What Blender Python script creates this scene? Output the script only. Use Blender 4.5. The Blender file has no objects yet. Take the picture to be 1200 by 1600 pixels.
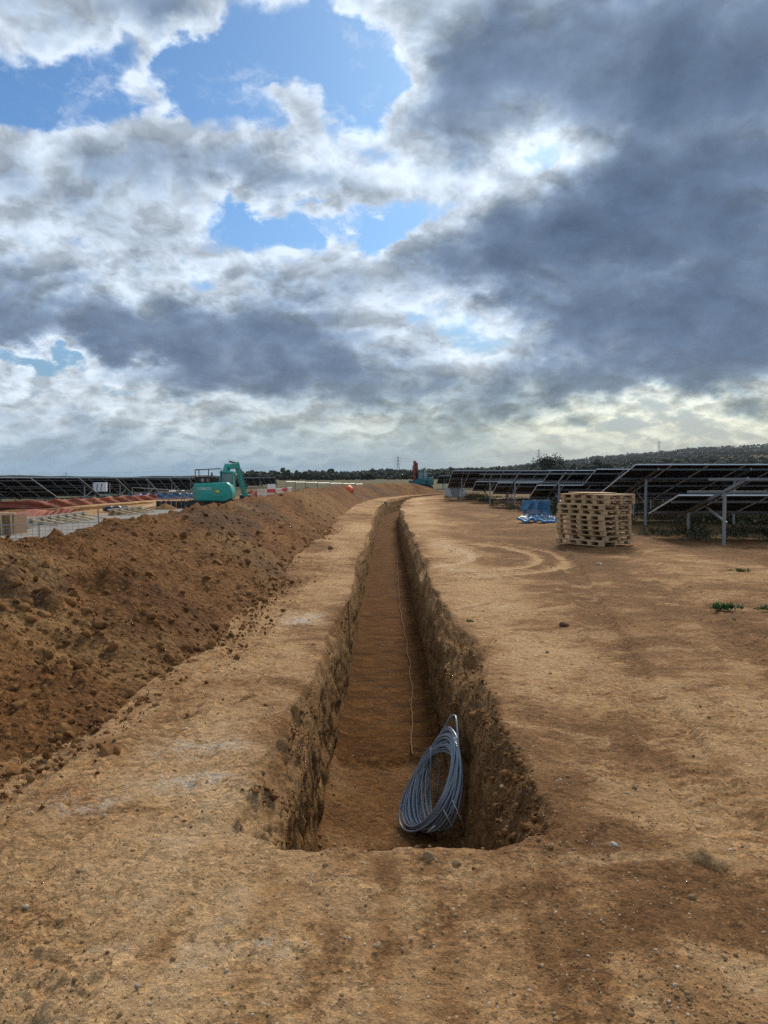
import bpy, bmesh, math, random
import numpy as np
from mathutils import Vector, Matrix

random.seed(7)
RNG = np.random.default_rng(7)
scene = bpy.context.scene
COL = scene.collection
R = math.radians

# ------------------------------------------------------------------ camera
CAM_H = 1.6
FPX = 1200.0                     # focal length in pixels of the 1200x1600 photograph
HORIZON = 745.0
PITCH = math.atan((800 - HORIZON) / FPX)
cam_data = bpy.data.cameras.new("camera")
cam_data.sensor_fit = 'VERTICAL'
cam_data.sensor_height = 24.0
cam_data.lens = 24.0 * FPX / 1600.0
cam_data.clip_start = 0.05
cam_data.clip_end = 20000
cam = bpy.data.objects.new("camera", cam_data)
COL.objects.link(cam)
cam.location = (0, 0, CAM_H)
cam.rotation_euler = (math.pi / 2 - PITCH, 0, 0)
scene.camera = cam

def pixel_dir(px, py):
    v = Vector(((px - 600) / FPX, 1.0, (800 - py) / FPX))
    c, s = math.cos(-PITCH), math.sin(-PITCH)
    return Vector((v.x, v.y * c - v.z * s, v.y * s + v.z * c)).normalized()

def ground_at(px, py, z=0.0):
    d = pixel_dir(px, py)
    t = (z - CAM_H) / d.z
    return Vector((d.x * t, d.y * t, z))

def at_depth(px, py, depth):
    d = pixel_dir(px, py)
    t = depth / d.y
    return Vector((d.x * t, depth, CAM_H + d.z * t))

# ------------------------------------------------------------------ light
SUN_AZ, SUN_EL = R(16), R(34)    # azimuth clockwise from +Y
sun_data = bpy.data.lights.new("sun", 'SUN')
sun_data.energy = 3.2
sun_data.angle = R(14)
sun_data.color = (1.0, 0.88, 0.70)
sun = bpy.data.objects.new("sun", sun_data)
COL.objects.link(sun)
sun_dir = Vector((math.sin(SUN_AZ) * math.cos(SUN_EL), math.cos(SUN_AZ) * math.cos(SUN_EL), math.sin(SUN_EL)))
sun.rotation_euler = (-sun_dir).to_track_quat('-Z', 'Y').to_euler()
sun.location = (0, 0, 50)

scene.view_settings.view_transform = 'Standard'
scene.view_settings.look = 'None'
scene.view_settings.gamma = 1.0
scene.view_settings.use_curve_mapping = False
scene.view_settings.exposure = 0.27
scene.cycles.use_denoising = False      # keep the grain of the soil
scene.cycles.adaptive_threshold = 0.008
scene.cycles.sample_clamp_indirect = 4.0

# ------------------------------------------------------------------ node helper
class Nodes:
    def __init__(self, tree):
        self.t = tree
        self.n = tree.nodes
        self.l = tree.links
    def new(self, typ, **kw):
        nd = self.n.new(typ)
        for k, v in kw.items():
            setattr(nd, k, v)
        return nd
    def put(self, sock, v):
        if hasattr(v, 'is_linked') or isinstance(v, bpy.types.NodeSocket):
            self.l.new(v, sock)
        elif isinstance(v, (tuple, list)) and sock.type == 'RGBA' and len(v) == 3:
            sock.default_value = (*v, 1)
        else:
            sock.default_value = v
    def math(self, op, a, b=None, c=None, clamp=False):
        nd = self.new('ShaderNodeMath', operation=op, use_clamp=clamp)
        for i, v in enumerate((a, b, c)):
            if v is not None:
                self.put(nd.inputs[i], v)
        return nd.outputs[0]
    def vec(self, op, a, b=None, scale=None):
        nd = self.new('ShaderNodeVectorMath', operation=op)
        self.put(nd.inputs[0], a)
        if b is not None:
            self.put(nd.inputs[1], b)
        if scale is not None:
            self.put(nd.inputs['Scale'], scale)
        return nd.outputs['Value'] if op in ('DOT_PRODUCT', 'LENGTH') else nd.outputs['Vector']
    def noise(self, vec, scale, detail=5, rough=0.55, distortion=0.0, color=False, lac=2.0, dim='3D'):
        nd = self.new('ShaderNodeTexNoise', noise_dimensions=dim)
        if vec is not None:
            self.put(nd.inputs['Vector'], vec)
        nd.inputs['Scale'].default_value = scale
        nd.inputs['Detail'].default_value = detail
        nd.inputs['Roughness'].default_value = rough
        nd.inputs['Lacunarity'].default_value = lac
        nd.inputs['Distortion'].default_value = distortion
        return nd.outputs['Color' if color else 'Fac']
    def voronoi(self, vec, scale, feature='F1', out='Distance', rand=1.0):
        nd = self.new('ShaderNodeTexVoronoi', feature=feature)
        self.put(nd.inputs['Vector'], vec)
        nd.inputs['Scale'].default_value = scale
        nd.inputs['Randomness'].default_value = rand
        return nd.outputs[out]
    def smooth(self, v, lo, hi, a=0.0, b=1.0):
        nd = self.new('ShaderNodeMapRange', interpolation_type='SMOOTHSTEP')
        self.put(nd.inputs['Value'], v)
        for k, x in (('From Min', lo), ('From Max', hi), ('To Min', a), ('To Max', b)):
            self.put(nd.inputs[k], x)
        return nd.outputs['Result']
    def mix(self, f, a, b, blend='MIX'):
        nd = self.new('ShaderNodeMix', data_type='RGBA', blend_type=blend)
        self.put(nd.inputs[0], f)
        self.put(nd.inputs[6], a)
        self.put(nd.inputs[7], b)
        return nd.outputs[2]
    def ramp(self, f, stops, interp='LINEAR'):
        nd = self.new('ShaderNodeValToRGB')
        cr = nd.color_ramp
        cr.interpolation = interp
        while len(cr.elements) < len(stops):
            cr.elements.new(0.5)
        for e, (p, c) in zip(cr.elements, stops):
            e.position = p
            e.color = (*c, 1) if len(c) == 3 else c
        self.put(nd.inputs[0], f)
        return nd.outputs[0]
    def sep(self, v):
        nd = self.new('ShaderNodeSeparateXYZ')
        self.put(nd.inputs[0], v)
        return nd.outputs
    def comb(self, x, y, z):
        nd = self.new('ShaderNodeCombineXYZ')
        for i, v in enumerate((x, y, z)):
            self.put(nd.inputs[i], v)
        return nd.outputs[0]

# ------------------------------------------------------------------ world: clear sky behind a broken cloud deck
world = bpy.data.worlds.new("World")
scene.world = world
world.use_nodes = True
world.cycles.sampling_method = 'MANUAL'
world.cycles.sample_map_resolution = 256
wt = world.node_tree
wt.nodes.clear()
W = Nodes(wt)
SKY_STRENGTH = 0.1
sky = W.new('ShaderNodeTexSky', sky_type='NISHITA')
sky.sun_disc = False
sky.sun_elevation = SUN_EL
sky.sun_rotation = SUN_AZ
sky.altitude = 50
sky.air_density = 1.0
sky.dust_density = 0.6
sky.ozone_density = 2.0
tc = W.new('ShaderNodeTexCoord')
direction = tc.outputs['Generated']
dx, dy, dz = W.sep(direction)[0:3]
az = W.math('ARCTAN2', dx, dy)
el = W.math('ARCSINE', dz)
elp = W.math('MAXIMUM', dz, 0.0)
den = W.math('ADD', elp, 0.46)
pl = W.comb(W.math('DIVIDE', dx, den), W.math('DIVIDE', dy, den), 0.0)
# warped angular coordinates so that cloud banks get ragged outlines
warp_a = W.noise(pl, 2.9, 4, 0.55, dim='2D', color=True)
warp_v = W.vec('SUBTRACT', warp_a, (0.5, 0.5, 0.5))
ang = W.comb(az, el, 0.0)
warp_b = W.vec('SUBTRACT', W.noise(W.vec('ADD', pl, (8.3, 2.1, 0.0)), 9.0, 5, 0.6, color=True, dim='2D'), (0.5, 0.5, 0.5))
ang = W.vec('ADD', ang, W.vec('MULTIPLY', warp_v, (0.24, 0.11, 0.0)))
ang = W.vec('ADD', ang, W.vec('MULTIPLY', warp_b, (0.13, 0.09, 0.0)))

def bank_field(base, banks):
    """sum of soft cloud banks / gaps at given compass directions"""
    acc = None
    for (cx, cy, sx, sy, amp) in banks:
        d = pixel_dir(cx, cy)
        a0, e0 = math.atan2(d.x, d.y), math.asin(d.z)
        q = W.vec('MULTIPLY', W.vec('SUBTRACT', ang, (a0, e0, 0)), (FPX / sx, FPX / sy, 0))
        g = W.math('POWER', math.exp(-0.5), W.vec('DOT_PRODUCT', q, q))
        if acc is None:
            acc = W.math('MULTIPLY_ADD', g, amp, base)
        else:
            acc = W.math('MULTIPLY_ADD', g, amp, acc)
    return acc

#SKYBANKS
BANKS = [
    # clear gaps
    (430, 85, 105, 55, -0.58), (240, 120, 130, 36, -0.36), (20, 160, 70, 34, -0.55), (575, 95, 30, 60, -0.30),
    (475, 362, 78, 17, -0.55), (590, 368, 40, 14, -0.30), (45, 556, 85, 20, -0.55), (520, 20, 60, 40, -0.25),
    # ragged heads reaching into the gaps
    (232, 120, 26, 60, 0.34), (520, 150, 34, 26, 0.34), (400, 135, 30, 16, 0.22), (70, 55, 90, 40, 0.16), (150, 20, 60, 25, 0.14), (330, 58, 34, 16, 0.24), (455, 128, 30, 12, 0.22), (300, 20, 40, 16, 0.2), (470, 372, 26, 9, 0.18),
    # thick grey masses
    (880, 70, 170, 60, 0.36), (1130, 110, 130, 90, 0.40), (1010, 330, 190, 75, 0.40), (1090, 480, 160, 80, 0.42),
    (850, 400, 120, 50, 0.32), (1040, 585, 110, 30, 0.32), (680, 180, 70, 36, 0.20), (820, 612, 60, 28, 0.26),
    (320, 515, 180, 50, 0.36), (90, 470, 130, 40, 0.26), (440, 590, 130, 26, 0.26), (640, 625, 80, 22, 0.22),
    (540, 285, 100, 24, 0.22), (615, 400, 36, 22, 0.12), (40, 290, 120, 60, 0.10),
    # thin bright breaks
    (745, 495, 60, 40, -0.25), (640, 480, 60, 45, -0.17), (830, 235, 95, 22, -0.24), (690, 300, 60, 34, -0.20),
    (630, 100, 50, 50, -0.16), (955, 432, 50, 20, -0.26), (480, 415, 130, 18, -0.18), (100, 380, 150, 22, -0.16),
    (1090, 662, 150, 22, -0.36), (300, 640, 260, 18, -0.18), (930, 575, 40, 18, -0.16), (1120, 200, 110, 18, -0.16),
    (200, 180, 230, 30, -0.10), (230, 260, 260, 60, -0.08), (530, 150, 50, 35, -0.12), (520, 330, 120, 14, -0.14), (760, 620, 60, 20, -0.14),
]
#ENDBANKS
layout = bank_field(0.315, BANKS)
n1 = W.noise(pl, 3.1, 5, 0.52, dim='2D')
bil = W.vec('ADD', W.vec('ADD', pl, (3.7, 1.9, 0.4)), W.vec('SCALE', warp_v, scale=0.10))
n2 = W.noise(bil, 8.5, 8, 0.57, dim='2D')
sun_plan = (math.sin(SUN_AZ) * 0.020, math.cos(SUN_AZ) * 0.032, 0)
def billows(v):
    """rounded heads with sharp creases between them"""
    acc = None
    for k_, (sc_, am_) in enumerate(((6.5, 1.0), (13.5, 0.52), (28.0, 0.27), (59.0, 0.14))):
        n_ = W.noise(W.vec('ADD', v, (1.7 * k_, 2.9 * k_, 0)), sc_, 0, 0.5, dim='2D')
        b_ = W.math('ABSOLUTE', W.math('MULTIPLY_ADD', n_, 2.0, -1.0))
        acc = W.math('MULTIPLY', b_, am_) if acc is None else W.math('MULTIPLY_ADD', b_, am_, acc)
    return acc
bw = W.vec('ADD', bil, W.vec('SCALE', warp_b, scale=0.06))
b1 = billows(bw)
b2 = billows(W.vec('ADD', bw, sun_plan))
tau = W.math('ADD', layout, W.math('MULTIPLY', W.math('SUBTRACT', n1, 0.5), 0.80))
tau = W.math('ADD', tau, W.math('MULTIPLY', W.math('SUBTRACT', n2, 0.5), 0.48))
tau = W.math('ADD', tau, W.math('MULTIPLY', W.math('SUBTRACT', b1, 0.50), 0.17))
# relief: compare the billows with the same billows a little towards the sun
n3 = W.noise(W.vec('ADD', bil, sun_plan), 8.5, 6, 0.57, dim='2D')
relief = W.math('ADD', W.math('SUBTRACT', n2, n3), W.math('MULTIPLY', W.math('SUBTRACT', b1, b2), 0.42))
low = W.smooth(el, 0.02, 0.16)
alpha = W.smooth(tau, -0.03, 0.24)
cloud = W.ramp(tau, [(0.00, (0.74, 0.77, 0.80)), (0.13, (0.72, 0.74, 0.76)), (0.22, (0.55, 0.59, 0.64)), (0.34, (0.41, 0.465, 0.53)),
                     (0.46, (0.278, 0.338, 0.415)), (0.60, (0.178, 0.230, 0.312)), (0.76, (0.125, 0.168, 0.242)), (1.0, (0.088, 0.125, 0.190))])
relief = W.math('MULTIPLY', relief, W.smooth(tau, 0.75, 0.35, 0.35, 1.0))
shade = W.math('MULTIPLY_ADD', relief, 1.9, 1.0)
shade = W.math('MINIMUM', W.math('MAXIMUM', shade, 0.66), 1.28)
cloud = W.mix(1.0, cloud, W.comb(shade, shade, shade), 'MULTIPLY')
cloud = W.mix(1.0, cloud, (0.93, 1.0, 1.07), 'MULTIPLY')
# glow of the hidden sun through the thinner cloud
sd = W.vec('DOT_PRODUCT', direction, tuple(sun_dir))
glow = W.math('POWER', W.math('MAXIMUM', sd, 0.0), 30.0)
thin = W.smooth(tau, 0.50, 0.10)
gl = W.math('MULTIPLY_ADD', W.math('MULTIPLY', glow, thin), 0.35, 1.0)
cloud = W.mix(1.0, cloud, W.comb(gl, W.math('MULTIPLY_ADD', W.math('SUBTRACT', gl, 1.0), 0.92, 1.0), W.math('MULTIPLY_ADD', W.math('SUBTRACT', gl, 1.0), 0.78, 1.0)), 'MULTIPLY')
# the low sky is seen through far more air: paler and warmer
warm = W.math('MULTIPLY', W.smooth(el, 0.17, 0.03), W.smooth(W.math('ABSOLUTE', W.math('SUBTRACT', az, 0.42)), 1.0, 0.1, 0.08, 1.0))
cloud = W.mix(W.math('MULTIPLY', warm, 0.75), cloud, W.mix(1.0, cloud, (1.42, 1.22, 0.70), 'MULTIPLY'))
clear = W.mix(1.0, sky.outputs[0], (0.46, 0.70, 0.90), 'MULTIPLY')
# low sky: bluish haze away from the sun, pale gold below it
sunward = W.smooth(W.math('ABSOLUTE', W.math('SUBTRACT', az, 0.48)), 0.75, 0.0)
lowsky = W.mix(sunward, (2.0, 3.15, 4.25), (4.3, 4.5, 4.0))
clear = W.mix(W.smooth(el, 0.30, 0.02), clear, lowsky)
wisp = W.noise(W.vec('MULTIPLY', W.vec('ADD', pl, W.vec('SCALE', warp_b, scale=0.12)), (1.0, 1.0, 1.0)), 7.0, 7, 0.66, dim='2D')
clear = W.mix(W.math('MULTIPLY', W.smooth(wisp, 0.50, 0.80), W.smooth(el, 0.03, 0.2, 0.0, 0.6)), clear, (8.2, 8.6, 9.2))
cloud10 = W.vec('SCALE', cloud, scale=1.0 / SKY_STRENGTH)
a2 = W.math('MULTIPLY', alpha, W.smooth(el, 0.0, 0.085, 0.12, 1.0))
skycol = W.mix(a2, clear, cloud10)
bg = W.new('ShaderNodeBackground')
W.put(bg.inputs['Color'], skycol)
bg.inputs['Strength'].default_value = SKY_STRENGTH
wo = W.new('ShaderNodeOutputWorld')
W.l.new(bg.outputs[0], wo.inputs['Surface'])
# ------------------------------------------------------------------ numpy noise
def _hash(ix, iy, iz, seed):
    h = (ix.astype(np.int64) * 374761393 + iy.astype(np.int64) * 668265263 + iz.astype(np.int64) * 2147483647 + seed * 974634777) & 0xFFFFFFFF
    h = ((h ^ (h >> 13)) * 1274126177) & 0xFFFFFFFF
    h = ((h ^ (h >> 16)) * 2246822519) & 0xFFFFFFFF
    return ((h ^ (h >> 15)) & 0xFFFFFF) / float(0xFFFFFF)

def vnoise(x, y, z, seed=0):
    x, y, z = np.broadcast_arrays(np.asarray(x, float), np.asarray(y, float), np.asarray(z, float))
    ix, iy, iz = np.floor(x), np.floor(y), np.floor(z)
    fx, fy, fz = x - ix, y - iy, z - iz
    ux, uy, uz = [f * f * f * (f * (f * 6 - 15) + 10) for f in (fx, fy, fz)]
    ix, iy, iz = ix.astype(np.int64), iy.astype(np.int64), iz.astype(np.int64)
    r = 0
    for dx_ in (0, 1):
        wx = ux if dx_ else 1 - ux
        for dy_ in (0, 1):
            wy = uy if dy_ else 1 - uy
            for dz_ in (0, 1):
                wz = uz if dz_ else 1 - uz
                r = r + wx * wy * wz * _hash(ix + dx_, iy + dy_, iz + dz_, seed)
    return r * 2 - 1

def fbm(x, y, z, octaves=4, gain=0.5, lac=2.03, seed=0):
    a, s, f = 0, 1.0, 1.0
    for o in range(octaves):
        a = a + s * vnoise(np.asarray(x) * f + o * 17.1, np.asarray(y) * f - o * 9.7, np.asarray(z) * f + o * 5.3, seed + o)
        s *= gain
        f *= lac
    return a

def worley(x, y, seed=0, jitter=0.9):
    """2-D cell noise: distance to the nearest point and that cell's random value"""
    ix, iy = np.floor(x), np.floor(y)
    best = np.full(x.shape, 9.0)
    val = np.zeros(x.shape)
    for a in (-1, 0, 1):
        for b in (-1, 0, 1):
            cx, cy = ix + a, iy + b
            px = cx + 0.5 + jitter * (_hash(cx, cy, cx * 0, seed) - 0.5)
            py = cy + 0.5 + jitter * (_hash(cx, cy, cx * 0 + 1, seed) - 0.5)
            d = (px - x) ** 2 + (py - y) ** 2
            m = d < best
            best = np.where(m, d, best)
            val = np.where(m, _hash(cx, cy, cx * 0 + 2, seed), val)
    return np.sqrt(best), val

def sstep(e0, e1, x):
    t = np.clip((x - e0) / (e1 - e0), 0, 1)
    return t * t * (3 - 2 * t)

# ------------------------------------------------------------------ mesh helpers
def link(o, parent=None):
    COL.objects.link(o)
    if parent is not None:
        o.parent = parent
    return o

def tag(o, label=None, category=None, group=None, kind=None):
    if label: o['label'] = label
    if category: o['category'] = category
    if group: o['group'] = group
    if kind: o['kind'] = kind
    return o

def empty(name, loc=(0, 0, 0), rz=0.0):
    o = bpy.data.objects.new(name, None)
    o.empty_display_size = 0.2
    o.location = loc
    o.rotation_euler = (0, 0, rz)
    return link(o)

def mesh_np(name, verts, faces, mat=None, smooth=True):
    """verts (n,3), faces (m,k) arrays"""
    me = bpy.data.meshes.new(name)
    verts = np.asarray(verts, np.float32)
    faces = np.asarray(faces, np.int32)
    k = faces.shape[1]
    me.vertices.add(len(verts))
    me.vertices.foreach_set('co', verts.ravel())
    me.loops.add(faces.size)
    me.loops.foreach_set('vertex_index', faces.ravel())
    me.polygons.add(len(faces))
    me.polygons.foreach_set('loop_start', np.arange(0, faces.size, k, dtype=np.int32))
    me.polygons.foreach_set('loop_total', np.full(len(faces), k, np.int32))
    if smooth:
        me.polygons.foreach_set('use_smooth', np.ones(len(faces), bool))
    me.update(calc_edges=True)
    if mat is not None:
        for m in (mat if isinstance(mat, (list, tuple)) else [mat]):
            me.materials.append(m)
    return me

def float_attr(me, name, values):
    at = me.attributes.new(name, 'FLOAT', 'POINT')
    at.data.foreach_set('value', np.asarray(values, np.float32).ravel())

def grid_faces(nr, nc):
    i = np.arange(nr - 1)[:, None] * nc + np.arange(nc - 1)[None, :]
    i = i.ravel()
    return np.stack([i, i + 1, i + nc + 1, i + nc], 1)

def obj_mesh(name, me, parent=None, loc=None):
    o = bpy.data.objects.new(name, me)
    if loc is not None:
        o.location = loc
    return link(o, parent)

class MB:
    """collects simple solids and links them as ONE mesh object"""
    def __init__(self):
        self.v, self.f, self.m = [], [], []
    def add(self, vs, fs, mi=0):
        n = len(self.v)
        self.v += [tuple(v) for v in vs]
        self.f += [tuple(i + n for i in f) for f in fs]
        self.m += [mi] * len(fs)
        return self
    def box(self, c, s, rot=None, mi=0, bevel=0.0):
        c, s = Vector(c), Vector(s) / 2
        vs = []
        for z in (-1, 1):
            for y in (-1, 1):
                for x in (-1, 1):
                    p = Vector((x * s.x, y * s.y, z * s.z))
                    vs.append(c + (rot @ p if rot is not None else p))
        return self.add(vs, [(0, 2, 3, 1), (4, 5, 7, 6), (0, 1, 5, 4), (2, 6, 7, 3), (0, 4, 6, 2), (1, 3, 7, 5)], mi)
    def beam(self, a, b, w, h, up=(0, 0, 1), mi=0):
        a, b = Vector(a), Vector(b)
        d = (b - a)
        L = d.length
        d.normalize()
        u = Vector(up)
        if abs(d.dot(u)) > 0.98:
            u = Vector((0, 1, 0))
        r = d.cross(u).normalized()
        u = r.cross(d).normalized()
        m = Matrix((r, d, u)).transposed()
        return self.box((a + b) / 2, (w, L, h), m, mi)
    def tube(self, pts, r, sides=6, mi=0, closed=False, cap=True):
        pts = [Vector(p) for p in pts]
        n = len(pts)
        rs = r if isinstance(r, (list, tuple)) else [r] * n
        vs, fs = [], []
        prev = None
        for i, p in enumerate(pts):
            if closed:
                d = pts[(i + 1) % n] - pts[i - 1]
            else:
                d = pts[min(i + 1, n - 1)] - pts[max(i - 1, 0)]
            d.normalize()
            if prev is None:
                u = Vector((0, 0, 1)) if abs(d.z) < 0.9 else Vector((1, 0, 0))
                u = (u - d * u.dot(d)).normalized()
            else:
                u = (prev - d * prev.dot(d)).normalized()
            prev = u
            w = d.cross(u)
            for k in range(sides):
                a = 2 * math.pi * k / sides
                vs.append(p + (u * math.cos(a) + w * math.sin(a)) * rs[i])
        m = n if closed else n - 1
        for i in range(m):
            for k in range(sides):
                a, b = i * sides + k, i * sides + (k + 1) % sides
                c, d_ = ((i + 1) % n) * sides + (k + 1) % sides, ((i + 1) % n) * sides + k
                fs.append((a, b, c, d_))
        if cap and not closed:
            fs.append(tuple(reversed(range(sides))))
            fs.append(tuple(range((n - 1) * sides, n * sides)))
        return self.add(vs, fs, mi)
    def prism(self, outline, y0, y1, axis='y', mi=0):
        """outline: list of 2-D points extruded along an axis"""
        n = len(outline)
        def P(a, b, t):
            return {'y': (a, t, b), 'x': (t, a, b), 'z': (a, b, t)}[axis]
        vs = [P(a, b, y0) for a, b in outline] + [P(a, b, y1) for a, b in outline]
        fs = [tuple(range(n)), tuple(reversed(range(n, 2 * n)))]
        for i in range(n):
            j = (i + 1) % n
            fs.append((i, i + n, j + n, j))
        return self.add(vs, fs, mi)
    def mesh(self, name, mat, smooth=False, bevel=0.0, seg=2):
        me = bpy.data.meshes.new(name)
        me.from_pydata(self.v, [], self.f)
        for m in (mat if isinstance(mat, (list, tuple)) else [mat]):
            me.materials.append(m)
        me.polygons.foreach_set('material_index', self.m)
        bm = bmesh.new()
        bm.from_mesh(me)
        bmesh.ops.recalc_face_normals(bm, faces=bm.faces)
        if bevel > 0:
            bmesh.ops.bevel(bm, geom=[e for e in bm.edges if len(e.link_faces) == 2 and e.calc_face_angle(0) > 0.5],
                            offset=bevel, segments=seg, affect='EDGES', profile=0.6)
        if smooth:
            for f in bm.faces: f.smooth = True
        bm.to_mesh(me)
        bm.free()
        return me
    def build(self, name, mat, parent=None, smooth=False, bevel=0.0, loc=None, seg=2):
        return obj_mesh(name, self.mesh(name, mat, smooth, bevel, seg), parent, loc)

# ------------------------------------------------------------------ materials
def new_mat(name):
    m = bpy.data.materials.new(name)
    m.use_nodes = True
    N = Nodes(m.node_tree)
    return m, N, N.n['Principled BSDF']

def plain(name, color, rough=0.6, metal=0.0, vary=0.15, scale=6.0, bump=0.0, dirt=None, spec=0.4):
    m, N, b = new_mat(name)
    co = N.new('ShaderNodeTexCoord').outputs['Object']
    n = N.noise(co, scale, 6, 0.6)
    lo = tuple(c * (1 - vary) for c in color)
    hi = tuple(min(1, c * (1 + vary)) for c in color)
    c = N.ramp(n, [(0.3, lo), (0.7, hi)])
    if dirt:
        nd = N.noise(co, scale * 0.45, 7, 0.65)
        c = N.mix(N.smooth(nd, 0.48, 0.68, 0, dirt[1]), c, dirt[0])
    N.put(b.inputs['Base Color'], c)
    N.put(b.inputs['Roughness'], N.smooth(n, 0.2, 0.8, max(0, rough - 0.08), min(1, rough + 0.08)))
    b.inputs['Metallic'].default_value = metal
    b.inputs['Specular IOR Level'].default_value = spec
    if bump:
        bp = N.new('ShaderNodeBump')
        bp.inputs['Strength'].default_value = bump
        bp.inputs['Distance'].default_value = 0.01
        N.put(bp.inputs['Height'], N.noise(co, scale * 8, 5, 0.6))
        N.put(b.inputs['Normal'], bp.outputs[0])
    return m

TAN = (0.520, 0.345, 0.180)
BROWN = (0.330, 0.195, 0.092)
DARK = (0.165, 0.092, 0.045)
PALE = (0.600, 0.500, 0.370)
RUST = (0.250, 0.118, 0.040)
GREYB = (0.270, 0.205, 0.150)

def soil_material(name, heap=False):
    m, N, b = new_mat(name)
    geo = N.new('ShaderNodeNewGeometry')
    pos = geo.outputs['Position']
    def at(n):
        return N.new('ShaderNodeAttribute', attribute_name=n).outputs['Fac']
    # metres-wide, decimetre and centimetre variation; machines have dragged the soil about
    n_big = N.noise(pos, 0.6, 5, 0.6, 0.5)
    n_mid = N.noise(N.vec('MULTIPLY', pos, (0.8, 1.0, 1.0)), 3.4, 7, 0.66, 0.7)
    n_fine = N.noise(pos, 26.0, 6, 0.72)
    n_grain = N.noise(pos, 120.0, 3, 0.75)
    if heap:
        k = N.math('ADD', N.math('MULTIPLY', n_big, 0.5), N.math('MULTIPLY', n_mid, 0.5))
        k = N.math('ADD', k, N.math('MULTIPLY', N.math('SUBTRACT', n_fine, 0.5), 0.35))
        c = N.ramp(k, [(0.30, (0.058, 0.026, 0.010)), (0.42, (0.130, 0.057, 0.020)), (0.53, (0.205, 0.094, 0.032)), (0.64, (0.285, 0.142, 0.051)), (0.76, (0.39, 0.22, 0.092))])
        c = N.mix(N.smooth(at('grey'), 0.2, 0.8, 0, 0.65), c, N.ramp(k, [(0.32, (0.060, 0.036, 0.022)), (0.54, (0.130, 0.078, 0.045)), (0.72, (0.23, 0.150, 0.090))]))
        c = N.mix(N.smooth(at('tan'), 0.1, 0.9, 0, 0.6), c, N.ramp(k, [(0.32, (0.17, 0.088, 0.034)), (0.54, (0.30, 0.170, 0.068)), (0.72, (0.45, 0.28, 0.13))]))
    else:
        k = N.math('ADD', N.math('MULTIPLY', n_big, 0.46), N.math('MULTIPLY', n_mid, 0.54))
        k = N.math('ADD', k, N.math('MULTIPLY', N.math('SUBTRACT', at('tan'), 0.5), 0.50))
        k = N.math('ADD', k, N.math('MULTIPLY', N.math('SUBTRACT', n_fine, 0.5), 0.30))
        c = N.ramp(k, [(0.18, (0.115, 0.055, 0.023)), (0.32, (0.225, 0.112, 0.046)), (0.44, (0.335, 0.180, 0.078)), (0.56, (0.455, 0.265, 0.123)), (0.70, (0.575, 0.370, 0.190)), (0.88, (0.68, 0.53, 0.37))])
        # a pale, trafficked crust broken through to looser, darker soil
        crust = N.noise(N.vec('MULTIPLY', N.vec('ADD', pos, (11.0, 4.0, 0.0)), (0.75, 1.15, 1.0)), 1.9, 9, 0.68, 1.1)
        crust = N.math('ADD', crust, N.math('MULTIPLY', N.math('SUBTRACT', at('tan'), 0.5), 0.22))
        c = N.mix(N.smooth(crust, 0.505, 0.56, 0, 0.55), c, N.ramp(n_fine, [(0.3, (0.44, 0.262, 0.122)), (0.7, (0.61, 0.405, 0.22))]))
        c = N.mix(N.smooth(crust, 0.455, 0.40, 0, 0.55), c, N.ramp(n_fine, [(0.3, (0.120, 0.057, 0.022)), (0.7, (0.27, 0.140, 0.056))]))
        # trench floor and cut faces: rusty subsoil, floor colour lowered further to stand for shade
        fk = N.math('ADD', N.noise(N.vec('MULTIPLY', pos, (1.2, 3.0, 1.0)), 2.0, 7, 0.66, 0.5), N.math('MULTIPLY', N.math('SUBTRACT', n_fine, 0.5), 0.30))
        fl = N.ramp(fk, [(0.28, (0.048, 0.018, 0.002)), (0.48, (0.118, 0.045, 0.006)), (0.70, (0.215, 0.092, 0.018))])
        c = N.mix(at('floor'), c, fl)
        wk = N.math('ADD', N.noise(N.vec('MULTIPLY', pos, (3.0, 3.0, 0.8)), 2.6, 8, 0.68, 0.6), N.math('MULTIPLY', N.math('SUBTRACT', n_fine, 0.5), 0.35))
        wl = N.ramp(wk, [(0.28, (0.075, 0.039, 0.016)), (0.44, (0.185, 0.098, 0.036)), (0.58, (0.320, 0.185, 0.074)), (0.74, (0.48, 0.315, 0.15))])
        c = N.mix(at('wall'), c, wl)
        c = N.mix(N.math('MULTIPLY', at('chalk'), N.smooth(N.math('ADD', n_fine, N.math('MULTIPLY', n_mid, 0.5)), 0.66, 0.86)), c, (0.60, 0.53, 0.44))
        gr = N.ramp(n_mid, [(0.35, (0.050, 0.054, 0.026)), (0.5, (0.085, 0.078, 0.038)), (0.65, (0.135, 0.105, 0.054))])
        c = N.mix(at('grass'), c, gr)
    # aggregate: every crumb has its own moisture and colour
    cell_a = N.sep(N.voronoi(pos, 34.0, out='Color'))[0]
    cell_b = N.sep(N.voronoi(N.vec('ADD', pos, (0.37, 0.11, 0.2)), 85.0, out='Color'))[1]
    loose_m = N.smooth(N.math('ADD', n_mid, N.math('MULTIPLY', N.math('SUBTRACT', n_fine, 0.5), 0.8)), 0.38, 0.62, 1.0, 0.35 if not heap else 0.7)
    br = N.math('ADD', N.math('MULTIPLY', N.math('SUBTRACT', cell_a, 0.5), 0.75), N.math('MULTIPLY', N.math('SUBTRACT', cell_b, 0.5), 0.65))
    br = N.math('MULTIPLY_ADD', br, loose_m, 1.0)
    c = N.mix(1.0, c, N.comb(br, br, br), 'MULTIPLY')
    c = N.mix(N.smooth(n_fine, 0.52, 0.64, 0, 0.55), c, N.mix(1.0, c, (0.48, 0.44, 0.40), 'MULTIPLY'))
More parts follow.
